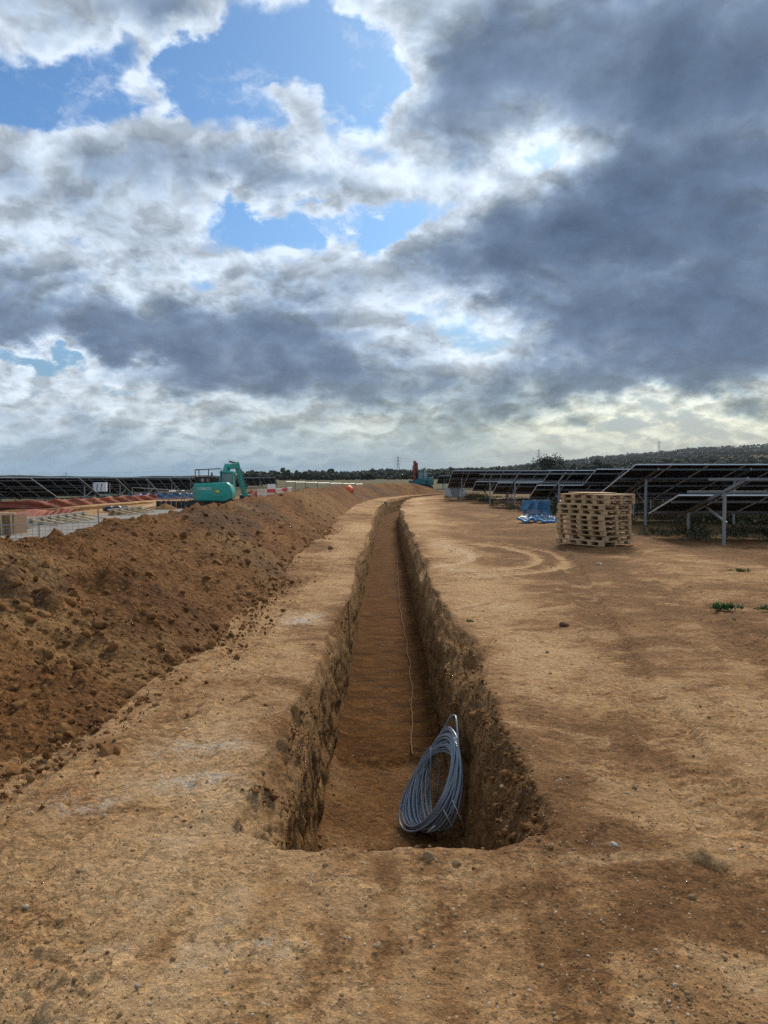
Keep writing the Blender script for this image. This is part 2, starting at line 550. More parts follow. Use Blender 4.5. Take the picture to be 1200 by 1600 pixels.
    c = N.mix(N.smooth(n_fine, 0.46, 0.36, 0, 0.45), c, N.mix(1.0, c, (1.35, 1.36, 1.38), 'MULTIPLY'))
    c = N.mix(N.smooth(n_grain, 0.53, 0.66, 0, 0.45), c, N.mix(1.0, c, (1.5, 1.52, 1.55), 'MULTIPLY'))
    c = N.mix(N.smooth(n_grain, 0.47, 0.34, 0, 0.45), c, N.mix(1.0, c, (0.5, 0.47, 0.44), 'MULTIPLY'))
    # tiny chalk and flint fragments pressed into the soil
    vd = N.voronoi(pos, 46.0)
    vc = N.sep(N.voronoi(pos, 46.0, out='Color'))
    speck = N.math('MULTIPLY', N.math('LESS_THAN', vd, N.math('MULTIPLY', vc[1], 0.28)), N.math('GREATER_THAN', vc[0], 0.84 if not heap else 0.94))
    c = N.mix(N.math('MULTIPLY', speck, 0.75), c, (0.66, 0.58, 0.47))
    N.put(b.inputs['Base Color'], c)
    b.inputs['Roughness'].default_value = 0.95
    b.inputs['Specular IOR Level'].default_value = 0.12
    h = N.math('ADD', N.math('MULTIPLY', N.noise(pos, 14.0, 7, 0.68), 0.075), N.math('MULTIPLY', n_grain, 0.014))
    if heap:
        h = N.math('ADD', h, N.math('MULTIPLY', N.voronoi(pos, 17.0), -0.045))
    h = N.math('ADD', h, N.math('MULTIPLY', N.math('MULTIPLY', cell_a, loose_m), 0.010))
    h = N.math('ADD', h, N.math('MULTIPLY', speck, 0.003))
    bp = N.new('ShaderNodeBump')
    bp.inputs['Strength'].default_value = 1.0
    bp.inputs['Distance'].default_value = 1.0
    N.put(bp.inputs['Height'], h)
    N.put(b.inputs['Normal'], bp.outputs[0])
    return m

M_SOIL = soil_material('bare_soil')
M_HEAP = soil_material('loose_spoil', heap=True)

# ------------------------------------------------------------------ terrain with the trench cut into it
TR_Y = [-10, 3, 10, 21, 38, 46, 52, 58, 63, 68, 74, 80, 90]
TR_C = [.02, .02, .05, .09, .20, .42, .80, 1.55, 2.65, 4.3, 7.2, 11.0, 18.5]
END_Y = 3.24
FLOOR_Z = -0.95
def trench_centre(y):
    return np.interp(y, TR_Y, TR_C)

def base_level(x, y):
    """the site falls gently towards the works on the left"""
    z = -0.42 * sstep(-5.0, -9.5, x)
    z = z + 0.05 * fbm(x * 0.11, y * 0.11, 0, 3, seed=30) * sstep(4, 12, np.abs(x) + 0 * y)
    return z

def wall_wander(y, side):
    return 0.035 * fbm(y * 0.9, side * 7.0, 0, 4, seed=41) + 0.02 * vnoise(y * 5.0, side * 3.0, 0, 44)

def build_ground():
    # ---- rows
    rows = list(-np.geomspace(900, 6, 10)) + list(np.linspace(-5, 1.7, 14, endpoint=False))
    y = 1.7
    while y < 75:
        rows.append(y)
        step = max(0.008, 1.35 * y * y / 1229.0)
        if END_Y - 0.20 < y < END_Y + 0.16:
            step = 0.008
        y += min(step, 1.1)
    rows += list(np.geomspace(76, 9000, 46))
    rows = np.array(rows)
    # ---- lateral station: piecewise parameter; -4..4 knots mapped to real x per row
    segs = [(46, 'fl'), (90, 'l3'), (80, 'l2'), (60, 'l1'), (30, 'shL'), (26, 'wL'), (64, 'fl0'), (26, 'wR'), (36, 'shR'), (60, 'r1'), (90, 'r2'), (110, 'r3'), (50, 'fr')]
    ny = len(rows)
    Yc = rows[:, None]
    c = trench_centre(rows)
    near_end = sstep(7.0, 3.4, rows)
    OL = c - (0.555 + 0.15 * near_end) + 0.06 * fbm(rows * 0.7, 1.0, 0, 4, seed=51)
    IL = c - 0.505 + wall_wander(rows, 1)
    FL = c - 0.49 + 0.4 * wall_wander(rows, 1)
    OR = c + 0.79 + 0.10 * sstep(12, 5, rows) + 0.11 * fbm(rows * 0.7, 5.0, 0, 4, seed=52) - 0.12 * sstep(8, 30, rows)
    IR = c + 0.565 + wall_wander(rows, 2)
    FR = c + 0.525 + 0.4 * wall_wander(rows, 2)
    knots = [np.full(ny, -5200.0), np.full(ny, -11.5) + c, -3.4 + c, -1.75 + c, OL, IL, FL, FR, IR, OR, 1.9 + c, 3.9 + c, 13.0 + c, np.full(ny, 5200.0)]
    X, Kind, U = [], [], []
    for si, (n, nm) in enumerate(segs):
        a, b = knots[si], knots[si + 1]
        if nm == 'fl':
            u = 1 - np.geomspace(1, 0.0008, n)
            u = u / 1.0
        elif nm == 'fr':
            u = np.concatenate([[0.0], np.geomspace(0.0008, 1, n)[:-1]])
        elif nm == 'l3':
            u = 1 - np.linspace(1, 0, n, endpoint=False) ** 1.35
        elif nm == 'r3':
            u = np.linspace(0, 1, n, endpoint=False) ** 1.35
        else:
            u = np.linspace(0, 1, n, endpoint=False)
        X.append(a[:, None] + (b - a)[:, None] * u[None, :])
        Kind += [nm] * n
        U.append(u)
    X.append(knots[-1][:, None]); Kind.append('fr'); U.append(np.array([1.0]))
    X = np.concatenate(X, 1)
    U = np.concatenate(U)
    Kind = np.array(Kind)
    nx = X.shape[1]
    Y = np.repeat(Yc, nx, 1)
    # ---- depth profile of the cut
    SH = 0.24
    prof = np.zeros(nx)
    prof[Kind == 'shL'] = 0.17 * U[Kind == 'shL'] ** 1.3
    prof[Kind == 'shR'] = SH * (1 - U[Kind == 'shR']) ** 1.5
    prof[Kind == 'wL'] = 0.17 + (-FLOOR_Z - 0.17) * U[Kind == 'wL']
    prof[Kind == 'wR'] = SH + (-FLOOR_Z - SH) * (1 - U[Kind == 'wR'])
    prof[Kind == 'fl0'] = -FLOOR_Z
    inside = (X > OL[:, None]) & (X < OR[:, None])
    lip = END_Y + 0.02 * fbm(X * 3.0, 0, 0, 4, seed=61) + 0.02 * vnoise(X * 14, 0, 3, 62)
    # rounded corners of the end
    mid = (X - (c[:, None] + 0.05)) / 0.62
    lip = lip + 0.55 * np.clip(np.abs(mid) - 0.62, 0, 1) ** 1.5
    endf = sstep(-0.006, 0.035, Y - lip)
    taper = sstep(88, 74, rows)[:, None]
    depth = prof[None, :] * endf * taper * inside
    # gently uneven floor
    Z = base_level(X, Y) - depth
    isfloor = (Kind == 'fl0')[None, :] & (endf > 0.9)
    wall = ((Kind == 'wL') | (Kind == 'wR'))[None, :] & (endf > 0.5)
    sh = ((Kind == 'shL') | (Kind == 'shR'))[None, :] & (endf > 0.5)
    ground = ~(isfloor | wall | sh)
    # ---- relief: ground
    near = sstep(95, 25, Y) * sstep(40, 14, np.abs(X))
    fine = sstep(14, 5, Y)
    r = 0.028 * fbm(X * 0.8, Y * 0.5, 0, 3, seed=1) + 0.007 * fbm(X * 3.1, Y * 2.3, 0, 4, seed=2)
    loose = sstep(0.05, 0.55, fbm(X * 0.75, Y * 0.45, 3.3, 4, seed=5) + 0.15)
    g1 = fbm(X * 14, Y * 12, 0, 4, 0.6, seed=3)
    r = r + fine * (0.004 + 0.010 * loose) * g1
    w1, v1 = worley(X * 22, Y * 20, 9)
    r = r + fine * loose * 0.034 * np.clip(0.42 - w1, 0, 1) * (v1 > 0.45)
    # wheel and track marks: shallow ruts with lug prints
    rut = np.zeros_like(X)
    lug = np.zeros_like(X)
    for (x0, x1, wob, wd, dp) in RUTS:
        xc = x0 + (x1 - x0) * (Y / 12.0) + wob * np.sin(Y * 0.5 + x0)
        q = np.abs(X - xc) / wd
        m_ = sstep(1.0, 0.75, q)
        rut += -dp * m_ + 0.6 * dp * np.exp(-((q - 1.15) / 0.16) ** 2)
        lug += m_ * np.sign(np.sin((Y + 0.5 * np.abs(X - xc)) * 2 * math.pi / 0.12)) * 0.5
    r = r + rut * sstep(60, 10, Y) + fine * 0.008 * lug * sstep(-0.2, 0.3, fbm(X * 0.9, Y * 0.6, 1, 2, seed=8))
    # looping wheel marks on the right-hand ground
    tanm = np.zeros_like(X)
    for (cx, cy, rx, ry, a0, a1) in LOOPS:
        ex, ey = (X - cx) / rx, (Y - cy) / ry
        rad = np.sqrt(ex ** 2 + ey ** 2)
        an = np.arctan2(ey, ex)
        m_ = np.exp(-((rad - 1) * rx / 0.13) ** 2) * sstep(a0, a0 + .25, an) * sstep(a1, a1 - .25, an)
        tanm = np.maximum(tanm, m_)
        r = r - 0.03 * m_ + 0.035 * np.exp(-((rad - 1) * rx / 0.13 - 1.7) ** 2 * 2) * (m_ > -1) * sstep(a0, a0 + .25, an) * sstep(a1, a1 - .25, an)
    # small scooped hollow in the right foreground
    hp = ground_at(1112, 1352)
    r = r - 0.04 * np.exp(-(((X - hp.x) / 0.085) ** 2 + ((Y - hp.y) / 0.05) ** 2)) + 0.02 * np.exp(-(((X - hp.x) / 0.11) ** 2 + ((Y - hp.y - 0.09) / 0.05) ** 2))
    edge_keep = 1 - 0.0 * X
    Z = Z + np.where(ground, r * near, 0)
    # ---- relief: shoulders crumble into clods
    w2, v2 = worley(X * 9, Y * 7 + Z * 4, 15)
    w3, v3 = worley(X * 21, Y * 17 + Z * 9, 16)
    cl = 0.075 * np.clip(0.55 - w2, 0, 1) * (0.2 + v2) + 0.050 * np.clip(0.5 - w3, 0, 1) * (0.2 + v3) - 0.015
    shr = cl + 0.055 * fbm(X * 5, Y * 3.5, Z * 5, 5, 0.62, seed=21)
    d2 = sstep(45, 10, Y)
    fade_sh = np.ones(nx)
    fade_sh[Kind == 'shL'] = sstep(0, 0.35, U[Kind == 'shL'])
    fade_sh[Kind == 'shR'] = sstep(1, 0.65, U[Kind == 'shR'])
    Z = Z + np.where(sh, shr * (0.35 + 0.65 * d2) * fade_sh[None, :] + r * near * (1 - fade_sh[None, :]), 0)
    # ---- relief: cut walls move sideways (tooth marks run up and down, lumps stand out)
    wf = np.zeros(nx)
    wf[Kind == 'wL'] = np.sin(np.pi * np.clip(U[Kind == 'wL'], 0, 1)) ** 0.5
    wf[Kind == 'wR'] = np.sin(np.pi * np.clip(U[Kind == 'wR'], 0, 1)) ** 0.5
    tooth = 0.022 * vnoise(Y * 13, Z * 0.9, 0, 71) + 0.014 * vnoise(Y * 36, Z * 2, 0, 72)
    lump = 0.040 * fbm(Y * 3.5, Z * 5, X, 5, 0.6, seed=73)
    X = X + np.where(wall, (tooth + lump) * wf[None, :] * (0.4 + 0.6 * d2), 0)
    # ---- relief: floor, with the scraped step where the near length was dug again
    fr = 0.012 * fbm(X * 2.5, Y * 1.6, 0, 4, seed=81) + 0.006 * fbm(X * 12, Y * 9, 0, 3, seed=82)
    lipy = 6.85 + 0.10 * fbm(X * 4, 0, 0, 3, seed=83)
    step_f = sstep(lipy + 0.05, lipy - 0.03, Y)
    fr = fr - 0.05 * step_f + 0.010 * vnoise(X * 1.5, Y * 3.5, 0, 85) * sstep(40, 12, Y)
    wrub, vrub = worley(X * 15, Y * 13, 87)
    rub = sstep(5.35, 5.15, Y + 0.1 * vnoise(X * 6, Y * 6, 0, 86))
    fr = fr + rub * 0.05 * np.clip(0.5 - wrub, 0, 1) * vrub
    fe = np.ones(nx)
    fe[Kind == 'fl0'] = np.minimum(1, np.minimum(U[Kind == 'fl0'], 1 - U[Kind == 'fl0']) * 12)
    Z = Z + np.where(isfloor, fr * fe[None, :], 0)
    # fallen dirt along the foot of both walls
    foot = np.zeros(nx)
    foot[Kind == 'fl0'] = np.exp(-(U[Kind == 'fl0'] / 0.05)) + np.exp(-((1 - U[Kind == 'fl0']) / 0.07))
    Z = Z + np.where(isfloor, foot[None, :] * 0.05 * (0.6 + 0.8 * vnoise(Y * 2.5, X * 0, 1, 88)), 0)

    me = mesh_np('ground', np.stack([X, Y, Z], -1).reshape(-1, 3), grid_faces(ny, nx), M_SOIL)
    # ---- soil kinds, with shade painted into the floor and right shoulder
    tan = 0.45 + 0.27 * fbm(X * 0.35, Y * 0.16, 7.7, 4, seed=91) + 0.16 * fbm(X * 1.3, Y * 0.9, 1.7, 4, seed=92)
    # drier, paler scraped margins beside the trench and the pale smears in front
    tan += 0.36 * np.exp(-((X - c[:, None] - 1.35) / 0.55) ** 2) * sstep(3.5, 6, Y) * (0.75 + .5 * fbm(X * .9, Y * .35, 2, 3, seed=93))
    tan += 0.32 * np.exp(-((X - c[:, None] + 1.02) / 0.40) ** 2) * sstep(40, 4, Y) * (0.9 + .5 * fbm(X * .9, Y * .5, 2, 3, seed=94))
    tan += 0.05 * sstep(5.5, 3.0, Y) * sstep(0.6, -0.9, X)
    tan -= 0.17 * sstep(2.0, 3.6, X) * sstep(4, 9, Y)
    tan -= 0.10 * sstep(9, 22, Y) * sstep(2.5, 5, X)
    for (px, py, sx, sy, amp) in SMEARS:
        p = ground_at(px, py)
        q = np.sqrt(((X - p.x) / sx) ** 2 + ((Y - p.y) / sy) ** 2) + 0.35 * fbm(X * 4, Y * 4, 1, 4, seed=96)
        tan += amp * sstep(1.15, 0.55, q)
    streak = fbm(X * 9.0, Y * 0.5, 2.2, 3, seed=104) * sstep(3.3, 3.0, Y) * sstep(1.3, 0.6, np.abs(X - 0.1))
    tan += 0.16 * streak
    tan += 0.14 * fbm(X * 2.6, Y * 2.2, 4.4, 5, 0.62, seed=105) * sstep(12, 4, Y)
    tan += 0.7 * tanm
    tan -= 0.08 * loose * fine
    tan += 0.12 * np.clip(lug, -1, 1) * sstep(20, 8, Y)
    chalk = np.zeros_like(X)
    for (px, py, sx, sy) in CHALK:
        p = ground_at(px, py)
        chalk = np.maximum(chalk, np.exp(-(((X - p.x) / sx) ** 2 + ((Y - p.y) / sy) ** 2)) + 0.25 * fbm(X * 9, Y * 5, 2, 4, seed=97) * np.exp(-(((X - p.x) / sx / 1.6) ** 2 + ((Y - p.y) / sy / 1.6) ** 2)))
    float_attr(me, 'tan', np.clip(tan, -0.3, 1.3))
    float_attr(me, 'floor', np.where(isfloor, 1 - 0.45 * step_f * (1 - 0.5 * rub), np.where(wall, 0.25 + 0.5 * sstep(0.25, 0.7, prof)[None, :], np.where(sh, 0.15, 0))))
    side = np.where(X > c[:, None], 0.75, 0.38)  # painted shade: right shoulder, turned from the sun, takes more dark tone
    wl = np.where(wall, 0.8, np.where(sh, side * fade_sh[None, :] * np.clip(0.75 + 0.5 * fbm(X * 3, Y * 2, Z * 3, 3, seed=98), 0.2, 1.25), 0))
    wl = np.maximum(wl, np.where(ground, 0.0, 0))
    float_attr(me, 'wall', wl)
    float_attr(me, 'chalk', np.clip(chalk, 0, 1))
    gm = np.maximum(sstep(72, 82, Y + 0 * X), sstep(-20.5, -22.5, X) * sstep(40, 46, Y))
    gm = np.maximum(gm, 0.55 * sstep(7.0, 9.5, X) * sstep(19.5, 22.5, Y + 0.8 * fbm(X * .6, Y * .6, 0, 2, seed=99)))
    gm = np.maximum(gm, sstep(-30, -36, X))
    float_attr(me, 'grass', np.clip(gm, 0, 1))
    o = obj_mesh('ground', me)
    o['kind'] = 'structure'
    dxs = np.abs(np.gradient(X, axis=1)); dys = np.abs(np.gradient(Y, axis=0))
    return o, (dxs * dys / np.maximum(Y, 1.0) ** 3).ravel()

RUTS = [(-1.55, -1.25, 0.03, 0.13, 0.016), (-1.15, -1.0, 0.02, 0.10, 0.010), (1.0, 3.0, 0.05, 0.19, 0.026), (1.85, 4.4, 0.06, 0.19, 0.022), (-1.75, -2.3, 0.02, 0.16, 0.018), (2.3, 6.4, 0.1, 0.2, 0.02)]
_p = ground_at(800, 872)
LOOPS = [(_p.x - 1.0, _p.y + 0.6, 1.55, 2.6, -2.0, 1.3), (_p.x - 1.0, _p.y + 0.6, 2.05, 3.3, -1.9, 1.2), (_p.x - 2.3, _p.y + 0.9, 1.6, 2.6, -1.8, 1.0)]
SMEARS = [(400, 1480, 0.26, 0.13, 0.22), (165, 1490, 0.10, 0.08, 0.20), (1180, 1540, 0.16, 0.16, 0.25), (1050, 1270, 0.45, 0.35, 0.24),
          (800, 950, 0.8, 0.9, 0.20), (890, 1010, 0.5, 0.7, 0.18), (700, 860, 0.5, 3.0, 0.22), (300, 1230, 0.35, 0.22, 0.18), (140, 1370, 0.12, 0.1, 0.15),
          (480, 965, 0.25, 0.5, 0.22), (760, 1540, 0.12, 0.08, 0.12), (230, 1420, 0.08, 0.1, 0.15), (640, 1420, 0.05, 0.5, 0.08),
          (900, 880, 2.0, 0.8, -0.10), (1000, 1010, 0.7, 0.6, -0.16), (980, 1480, 0.25, 0.30, -0.22), (1110, 1420, 0.4, 0.3, -0.14), (820, 1180, 0.35, 0.5, -0.12)]
CHALK = [(310, 1165, 0.28, 0.16), (305, 1215, 0.22, 0.12), (130, 1250, 0.18, 0.10), (960, 1320, 0.03, 0.02), (405, 1475, 0.02, 0.05), (420, 1465, 0.015, 0.05), (470, 965, 0.22, 0.4)]
GROUND, GROUND_AREA = build_ground()

# ------------------------------------------------------------------ spoil heap beside the trench
def heap_shape(y):
    """toe offset from the trench centre, crest offset, crest height, back toe offset"""
    toe = np.interp(y, [0, 3.8, 5.1, 7.8, 15, 30, 43, 55, 63, 70, 78], [-2.3, -1.98, -1.72, -1.45, -1.62, -1.70, -1.75, -1.7, -1.6, -1.6, -1.6])
    crest = np.interp(y, [0, 6, 12, 20, 30, 45, 60, 78], [-4.2, -3.95, -3.6, -3.5, -3.35, -3.2, -3.3, -3.4])
    h = np.interp(y, [0, 6, 9, 14, 22, 30, 45, 60, 72, 80], [0.80, 0.90, 0.93, 0.86, 0.90, 0.96, 0.98, 1.0, 1.0, 0.4])
    back = crest - 2.9
    return toe, crest, h, back

def build_heap():
    rows = [-3.0]
    y = -3.0
    while y < 80:
        y += 0.05 if y < 3.0 else min(max(0.018, 1.5 * y * y / 1229.0), 0.9)
        rows.append(y)
    rows = np.array(rows)
    nc = 240
    U = np.concatenate([np.linspace(0, 0.62, 175, endpoint=False), np.linspace(0.62, 1, 65)])
    toe, crest, h, back = heap_shape(rows)
    c = trench_centre(rows)
    toe = toe + 0.12 * fbm(rows * 0.8, 2, 0, 4, seed=101)
    h = h + 0.05 * fbm(rows * 0.35, 4, 0, 3, seed=102) + 0.03 * fbm(rows * 1.4, 9, 0, 3, seed=107)
    front = toe + 0.25
    X = front[:, None] + (back - front)[:, None] * U[None, :]
    span_f = (toe - crest)[:, None]
    q = (toe[:, None] - X) / span_f                      # 0 toe, 1 crest front
    up = np.clip(q, -0.3, 1)
    prof = np.where(q < 1, np.clip(up, 0, 1) ** 1.12, 1.0)
    flat_end = (crest - 0.75)[:, None]
    tb = np.clip((flat_end - X) / (flat_end - back[:, None]), 0, 1)
    prof = prof * (1 - tb ** 1.3)
    # round the crest edge off
    prof = np.where((q > 0.82) & (q < 1.2), prof - 0.05 * np.exp(-((q - 1.0) / 0.12) ** 2), prof)
    endt = sstep(80, 73, rows)[:, None] * sstep(-3.0, -1.0, rows)[:, None]
    Y = np.repeat(rows[:, None], nc, 1)
    X = X + c[:, None]
    Z0 = prof * h[:, None] * endt
    base = base_level(X, Y)
    body = np.clip(Z0 / 0.25, 0, 1)
    # loose lumps on all scales, clods rolled to the toe
    d = sstep(60, 12, Y)
    w1, v1 = worley(X * 2.6 + 0.3 * vnoise(X * 3, Y * 3, 0, 5), Y * 1.7, 111)
    w2, v2 = worley(X * 6.5 + 0.3 * vnoise(X * 7, Y * 7, 0, 5), Y * 5.0, 112)
    w3, v3 = worley(X * 15, Y * 12, 113)
    w4, v4 = worley(X * 33, Y * 26, 114)
    rough = sstep(-0.25, 0.45, fbm(X * 0.7, Y * 0.5, 0, 4, seed=115) + 0.35 * sstep(0.55, 0.1, q))
    r = 0.30 * np.clip(0.62 - w1, 0, 1) * (v1 - 0.3) + 0.12 * fbm(X * 0.9, Y * 0.55, 0, 4, seed=116)
    r = r + (0.35 + 0.65 * rough) * (0.17 * np.clip(0.55 - w2, 0, 1) * v2 + 0.12 * np.clip(0.52 - w3, 0, 1) * v3 + 0.07 * np.clip(0.5 - w4, 0, 1) * v4)
    r = r + 0.020 * fbm(X * 9, Y * 8, 0, 4, 0.6, seed=117)
    Z = base + Z0 + r * body * (0.45 + 0.55 * d) - 0.06 * (1 - body) - 0.03
    me = mesh_np('spoil_heap', np.stack([X, Y, Z], -1).reshape(-1, 3), grid_faces(len(rows), nc)[:, ::-1], M_HEAP)
    grey = sstep(0.05, 0.5, fbm(X * 0.55, Y * 0.33, 5, 4, seed=121) + 0.55 * np.exp(-(((X + 3.3) / 1.1) ** 2 + ((Y - 6.8) / 1.6) ** 2)) - 0.10)
    tan = sstep(0.10, 0.65, fbm(X * 0.45, Y * 0.3, 8, 4, seed=122) + 0.45 * np.exp(-(((X + 3.1) / 0.8) ** 2 + ((Y - 4.6) / 0.8) ** 2))
                + 0.5 * sstep(0.9, 1.25, q) * sstep(14, 7, Y))
    float_attr(me, 'grey', grey)
    float_attr(me, 'tan', tan)
    o = obj_mesh('spoil_heap', me)
    tag(o, 'long bank of loose reddish-brown spoil along the left of the trench', 'spoil heap')
    return o, (X, Y, Z)

HEAP, HEAP_PTS = build_heap()
# ------------------------------------------------------------------ object materials
M_GALV = plain('galvanised_steel', (0.25, 0.275, 0.30), 0.45, 0.75, 0.18, 9.0, dirt=((0.25, 0.21, 0.17), 0.35))
M_DGALV = plain('dull_galvanised_steel', (0.17, 0.19, 0.21), 0.5, 0.5, 0.18, 9.0)
M_ALU = plain('anodised_aluminium', (0.48, 0.52, 0.56), 0.40, 0.6, 0.08, 5.0)
M_TEAL = plain('teal_machine_paint', (0.006, 0.30, 0.26), 0.38, 0.0, 0.14, 3.0, dirt=((0.22, 0.14, 0.07), 0.35), spec=0.5)
M_BLACKM = plain('black_rubber_and_steel', (0.018, 0.018, 0.020), 0.6, 0.0, 0.35, 5.0, dirt=((0.16, 0.10, 0.055), 0.7))
M_REDM = plain('red_machine_paint', (0.26, 0.040, 0.022), 0.42, 0.0, 0.2, 3.0, dirt=((0.2, 0.12, 0.07), 0.3))
M_WHITE = plain('white_paint', (0.74, 0.75, 0.76), 0.5, 0.0, 0.06, 3.0, dirt=((0.42, 0.36, 0.30), 0.5))
M_YELLOW = plain('yellow_sticker', (0.62, 0.55, 0.03), 0.5)
M_PIPE = plain('grey_blue_conduit', (0.17, 0.215, 0.27), 0.33, 0.0, 0.14, 7.0, dirt=((0.22, 0.17, 0.12), 0.25), spec=0.7)
M_STRING = plain('pale_string', (0.19, 0.10, 0.036), 0.8, dirt=((0.10, 0.045, 0.012), 0.8))
M_TIE = plain('white_tie', (0.66, 0.66, 0.66), 0.6)
M_GREYCON = plain('grey_concrete', (0.27, 0.27, 0.265), 0.85, 0.0, 0.2, 2.0, 0.4)
M_GRAVEL = plain('grey_gravel', (0.185, 0.175, 0.16), 0.95, 0.0, 0.35, 3.0, 0.8, dirt=((0.30, 0.21, 0.13), 0.7))
M_DARKPL = plain('black_plastic', (0.014, 0.015, 0.017), 0.45, 0.0, 0.2, 4.0)
M_PINK = plain('red_plastic_barrier', (0.52, 0.045, 0.055), 0.55, 0.0, 0.15, 3.0, dirt=((0.5, 0.42, 0.35), 0.35))
M_BARW = plain('white_plastic_barrier', (0.62, 0.58, 0.56), 0.6, 0.0, 0.1, 3.0, dirt=((0.42, 0.32, 0.24), 0.5))

def wood_mat(name, base):
    m, N, b = new_mat(name)
    co = N.new('ShaderNodeTexCoord').outputs['Object']
    oi = N.new('ShaderNodeObjectInfo').outputs['Random']
    g = N.noise(N.vec('MULTIPLY', N.vec('ADD', co, N.vec('SCALE', (9.0, 5.0, 7.0), scale=oi)), (1.0, 1.0, 14.0)), 3.0, 6, 0.65, 0.4)
    c = N.ramp(g, [(0.25, tuple(x * 0.55 for x in base)), (0.55, base), (0.8, tuple(min(1, x * 1.25) for x in base))])
    c = N.mix(N.math('MULTIPLY', oi, 0.5), c, N.mix(1.0, c, (0.52, 0.54, 0.58), 'MULTIPLY'))
    N.put(b.inputs['Base Color'], c)
    b.inputs['Roughness'].default_value = 0.85
    return m
M_WOOD = wood_mat('weathered_pallet_wood', (0.54, 0.37, 0.20))
M_TIMBER = wood_mat('new_sawn_timber', (0.60, 0.46, 0.27))
M_PLY = wood_mat('formwork_plywood', (0.30, 0.18, 0.10))

def net_mat(name, color, hole=0.42, scale=90.0):
    """knitted plastic netting: holes cut by a fine square mesh"""
    m, N, b = new_mat(name)
    uv = N.new('ShaderNodeTexCoord').outputs['Generated']
    x, y, z = N.sep(uv)[0:3]
    fx = N.math('FRACT', N.math('MULTIPLY', x, scale))
    fz = N.math('FRACT', N.math('MULTIPLY', z, scale * 0.35))
    h = N.math('MULTIPLY', N.math('LESS_THAN', fx, hole), N.math('LESS_THAN', fz, hole))
    n = N.noise(uv, 7.0, 5, 0.6)
    N.put(b.inputs['Base Color'], N.ramp(n, [(0.3, tuple(c * 0.65 for c in color)), (0.7, color)]))
    b.inputs['Roughness'].default_value = 0.5
    N.put(b.inputs['Alpha'], N.math('SUBTRACT', 1.0, h))
    return m
M_ORANGE = plain('orange_netting', (0.25, 0.062, 0.038), 0.8, 0.0, 0.35, 2.5, dirt=((0.24, 0.12, 0.065), 0.9))
M_BLUE = net_mat('blue_netting', (0.055, 0.22, 0.40), 0.5, 40)
M_BLUEF = net_mat('blue_fence_netting', (0.020, 0.17, 0.42), 0.50, 200)

def panel_mat():
    m, N, b = new_mat('solar_panel_underside')
    co = N.new('ShaderNodeTexCoord').outputs['Object']
    x, y, z = N.sep(co)[0:3]
    fx = N.math('ABSOLUTE', N.math('SUBTRACT', N.math('FRACT', N.math('DIVIDE', x, 0.182)), 0.5))
    fy = N.math('ABSOLUTE', N.math('SUBTRACT', N.math('FRACT', N.math('DIVIDE', y, 0.092)), 0.5))
    line = N.math('MAXIMUM', N.math('GREATER_THAN', fx, 0.485), N.math('GREATER_THAN', fy, 0.475))
    oi = N.new('ShaderNodeObjectInfo').outputs['Random']
    base = N.mix(oi, (0.013, 0.019, 0.034), (0.021, 0.030, 0.052))
    N.put(b.inputs['Base Color'], N.mix(N.math('MULTIPLY', line, 0.55), base, (0.03, 0.034, 0.045)))
    b.inputs['Roughness'].default_value = 0.5
    b.inputs['Specular IOR Level'].default_value = 0.10
    return m
M_PANEL = panel_mat()

# ------------------------------------------------------------------ rocks and clods
def ico(sub):
    bm = bmesh.new()
    bmesh.ops.create_icosphere(bm, subdivisions=sub, radius=1.0)
    v = np.array([x.co[:] for x in bm.verts])
    f = np.array([[x.index for x in fc.verts] for fc in bm.faces])
    bm.free()
    return v, f
ICO = {1: ico(1), 2: ico(2), 3: ico(3)}

def rock_verts(sub, seed, rough=0.35, flat=0.75, cuts=5):
    v, f = ICO[sub]
    n = fbm(v[:, 0] * 1.1 + seed * 3.7, v[:, 1] * 1.1, v[:, 2] * 1.1 + seed, 3, 0.55, seed=seed)
    v = v * (1 + rough * n)[:, None]
    # a few broken faces
    rg = np.random.default_rng(seed)
    for _ in range(cuts):
        d = rg.normal(size=3)
        d /= np.linalg.norm(d)
        k = v @ d
        lim = (0.55 if cuts < 8 else 0.42) + 0.25 * rg.random()
        v = v - np.where(k > lim, (k - lim) * 0.85, 0)[:, None] * d[None, :]
    return v * np.array([1, 1, flat]), f

def rot_matrices(n, rg, tilt=0.5):
    a = rg.random(n) * 2 * math.pi
    b = (rg.random(n) - 0.5) * 2 * tilt
    c = (rg.random(n) - 0.5) * 2 * tilt
    ca, sa, cb, sb, cc, sc = np.cos(a), np.sin(a), np.cos(b), np.sin(b), np.cos(c), np.sin(c)
    Mz = np.zeros((n, 3, 3)); Mz[:, 0, 0] = ca; Mz[:, 0, 1] = -sa; Mz[:, 1, 0] = sa; Mz[:, 1, 1] = ca; Mz[:, 2, 2] = 1
    Mx = np.zeros((n, 3, 3)); Mx[:, 0, 0] = 1; Mx[:, 1, 1] = cb; Mx[:, 1, 2] = -sb; Mx[:, 2, 1] = sb; Mx[:, 2, 2] = cb
    My = np.zeros((n, 3, 3)); My[:, 1, 1] = 1; My[:, 0, 0] = cc; My[:, 0, 2] = sc; My[:, 2, 0] = -sc; My[:, 2, 2] = cc
    return Mz @ Mx @ My

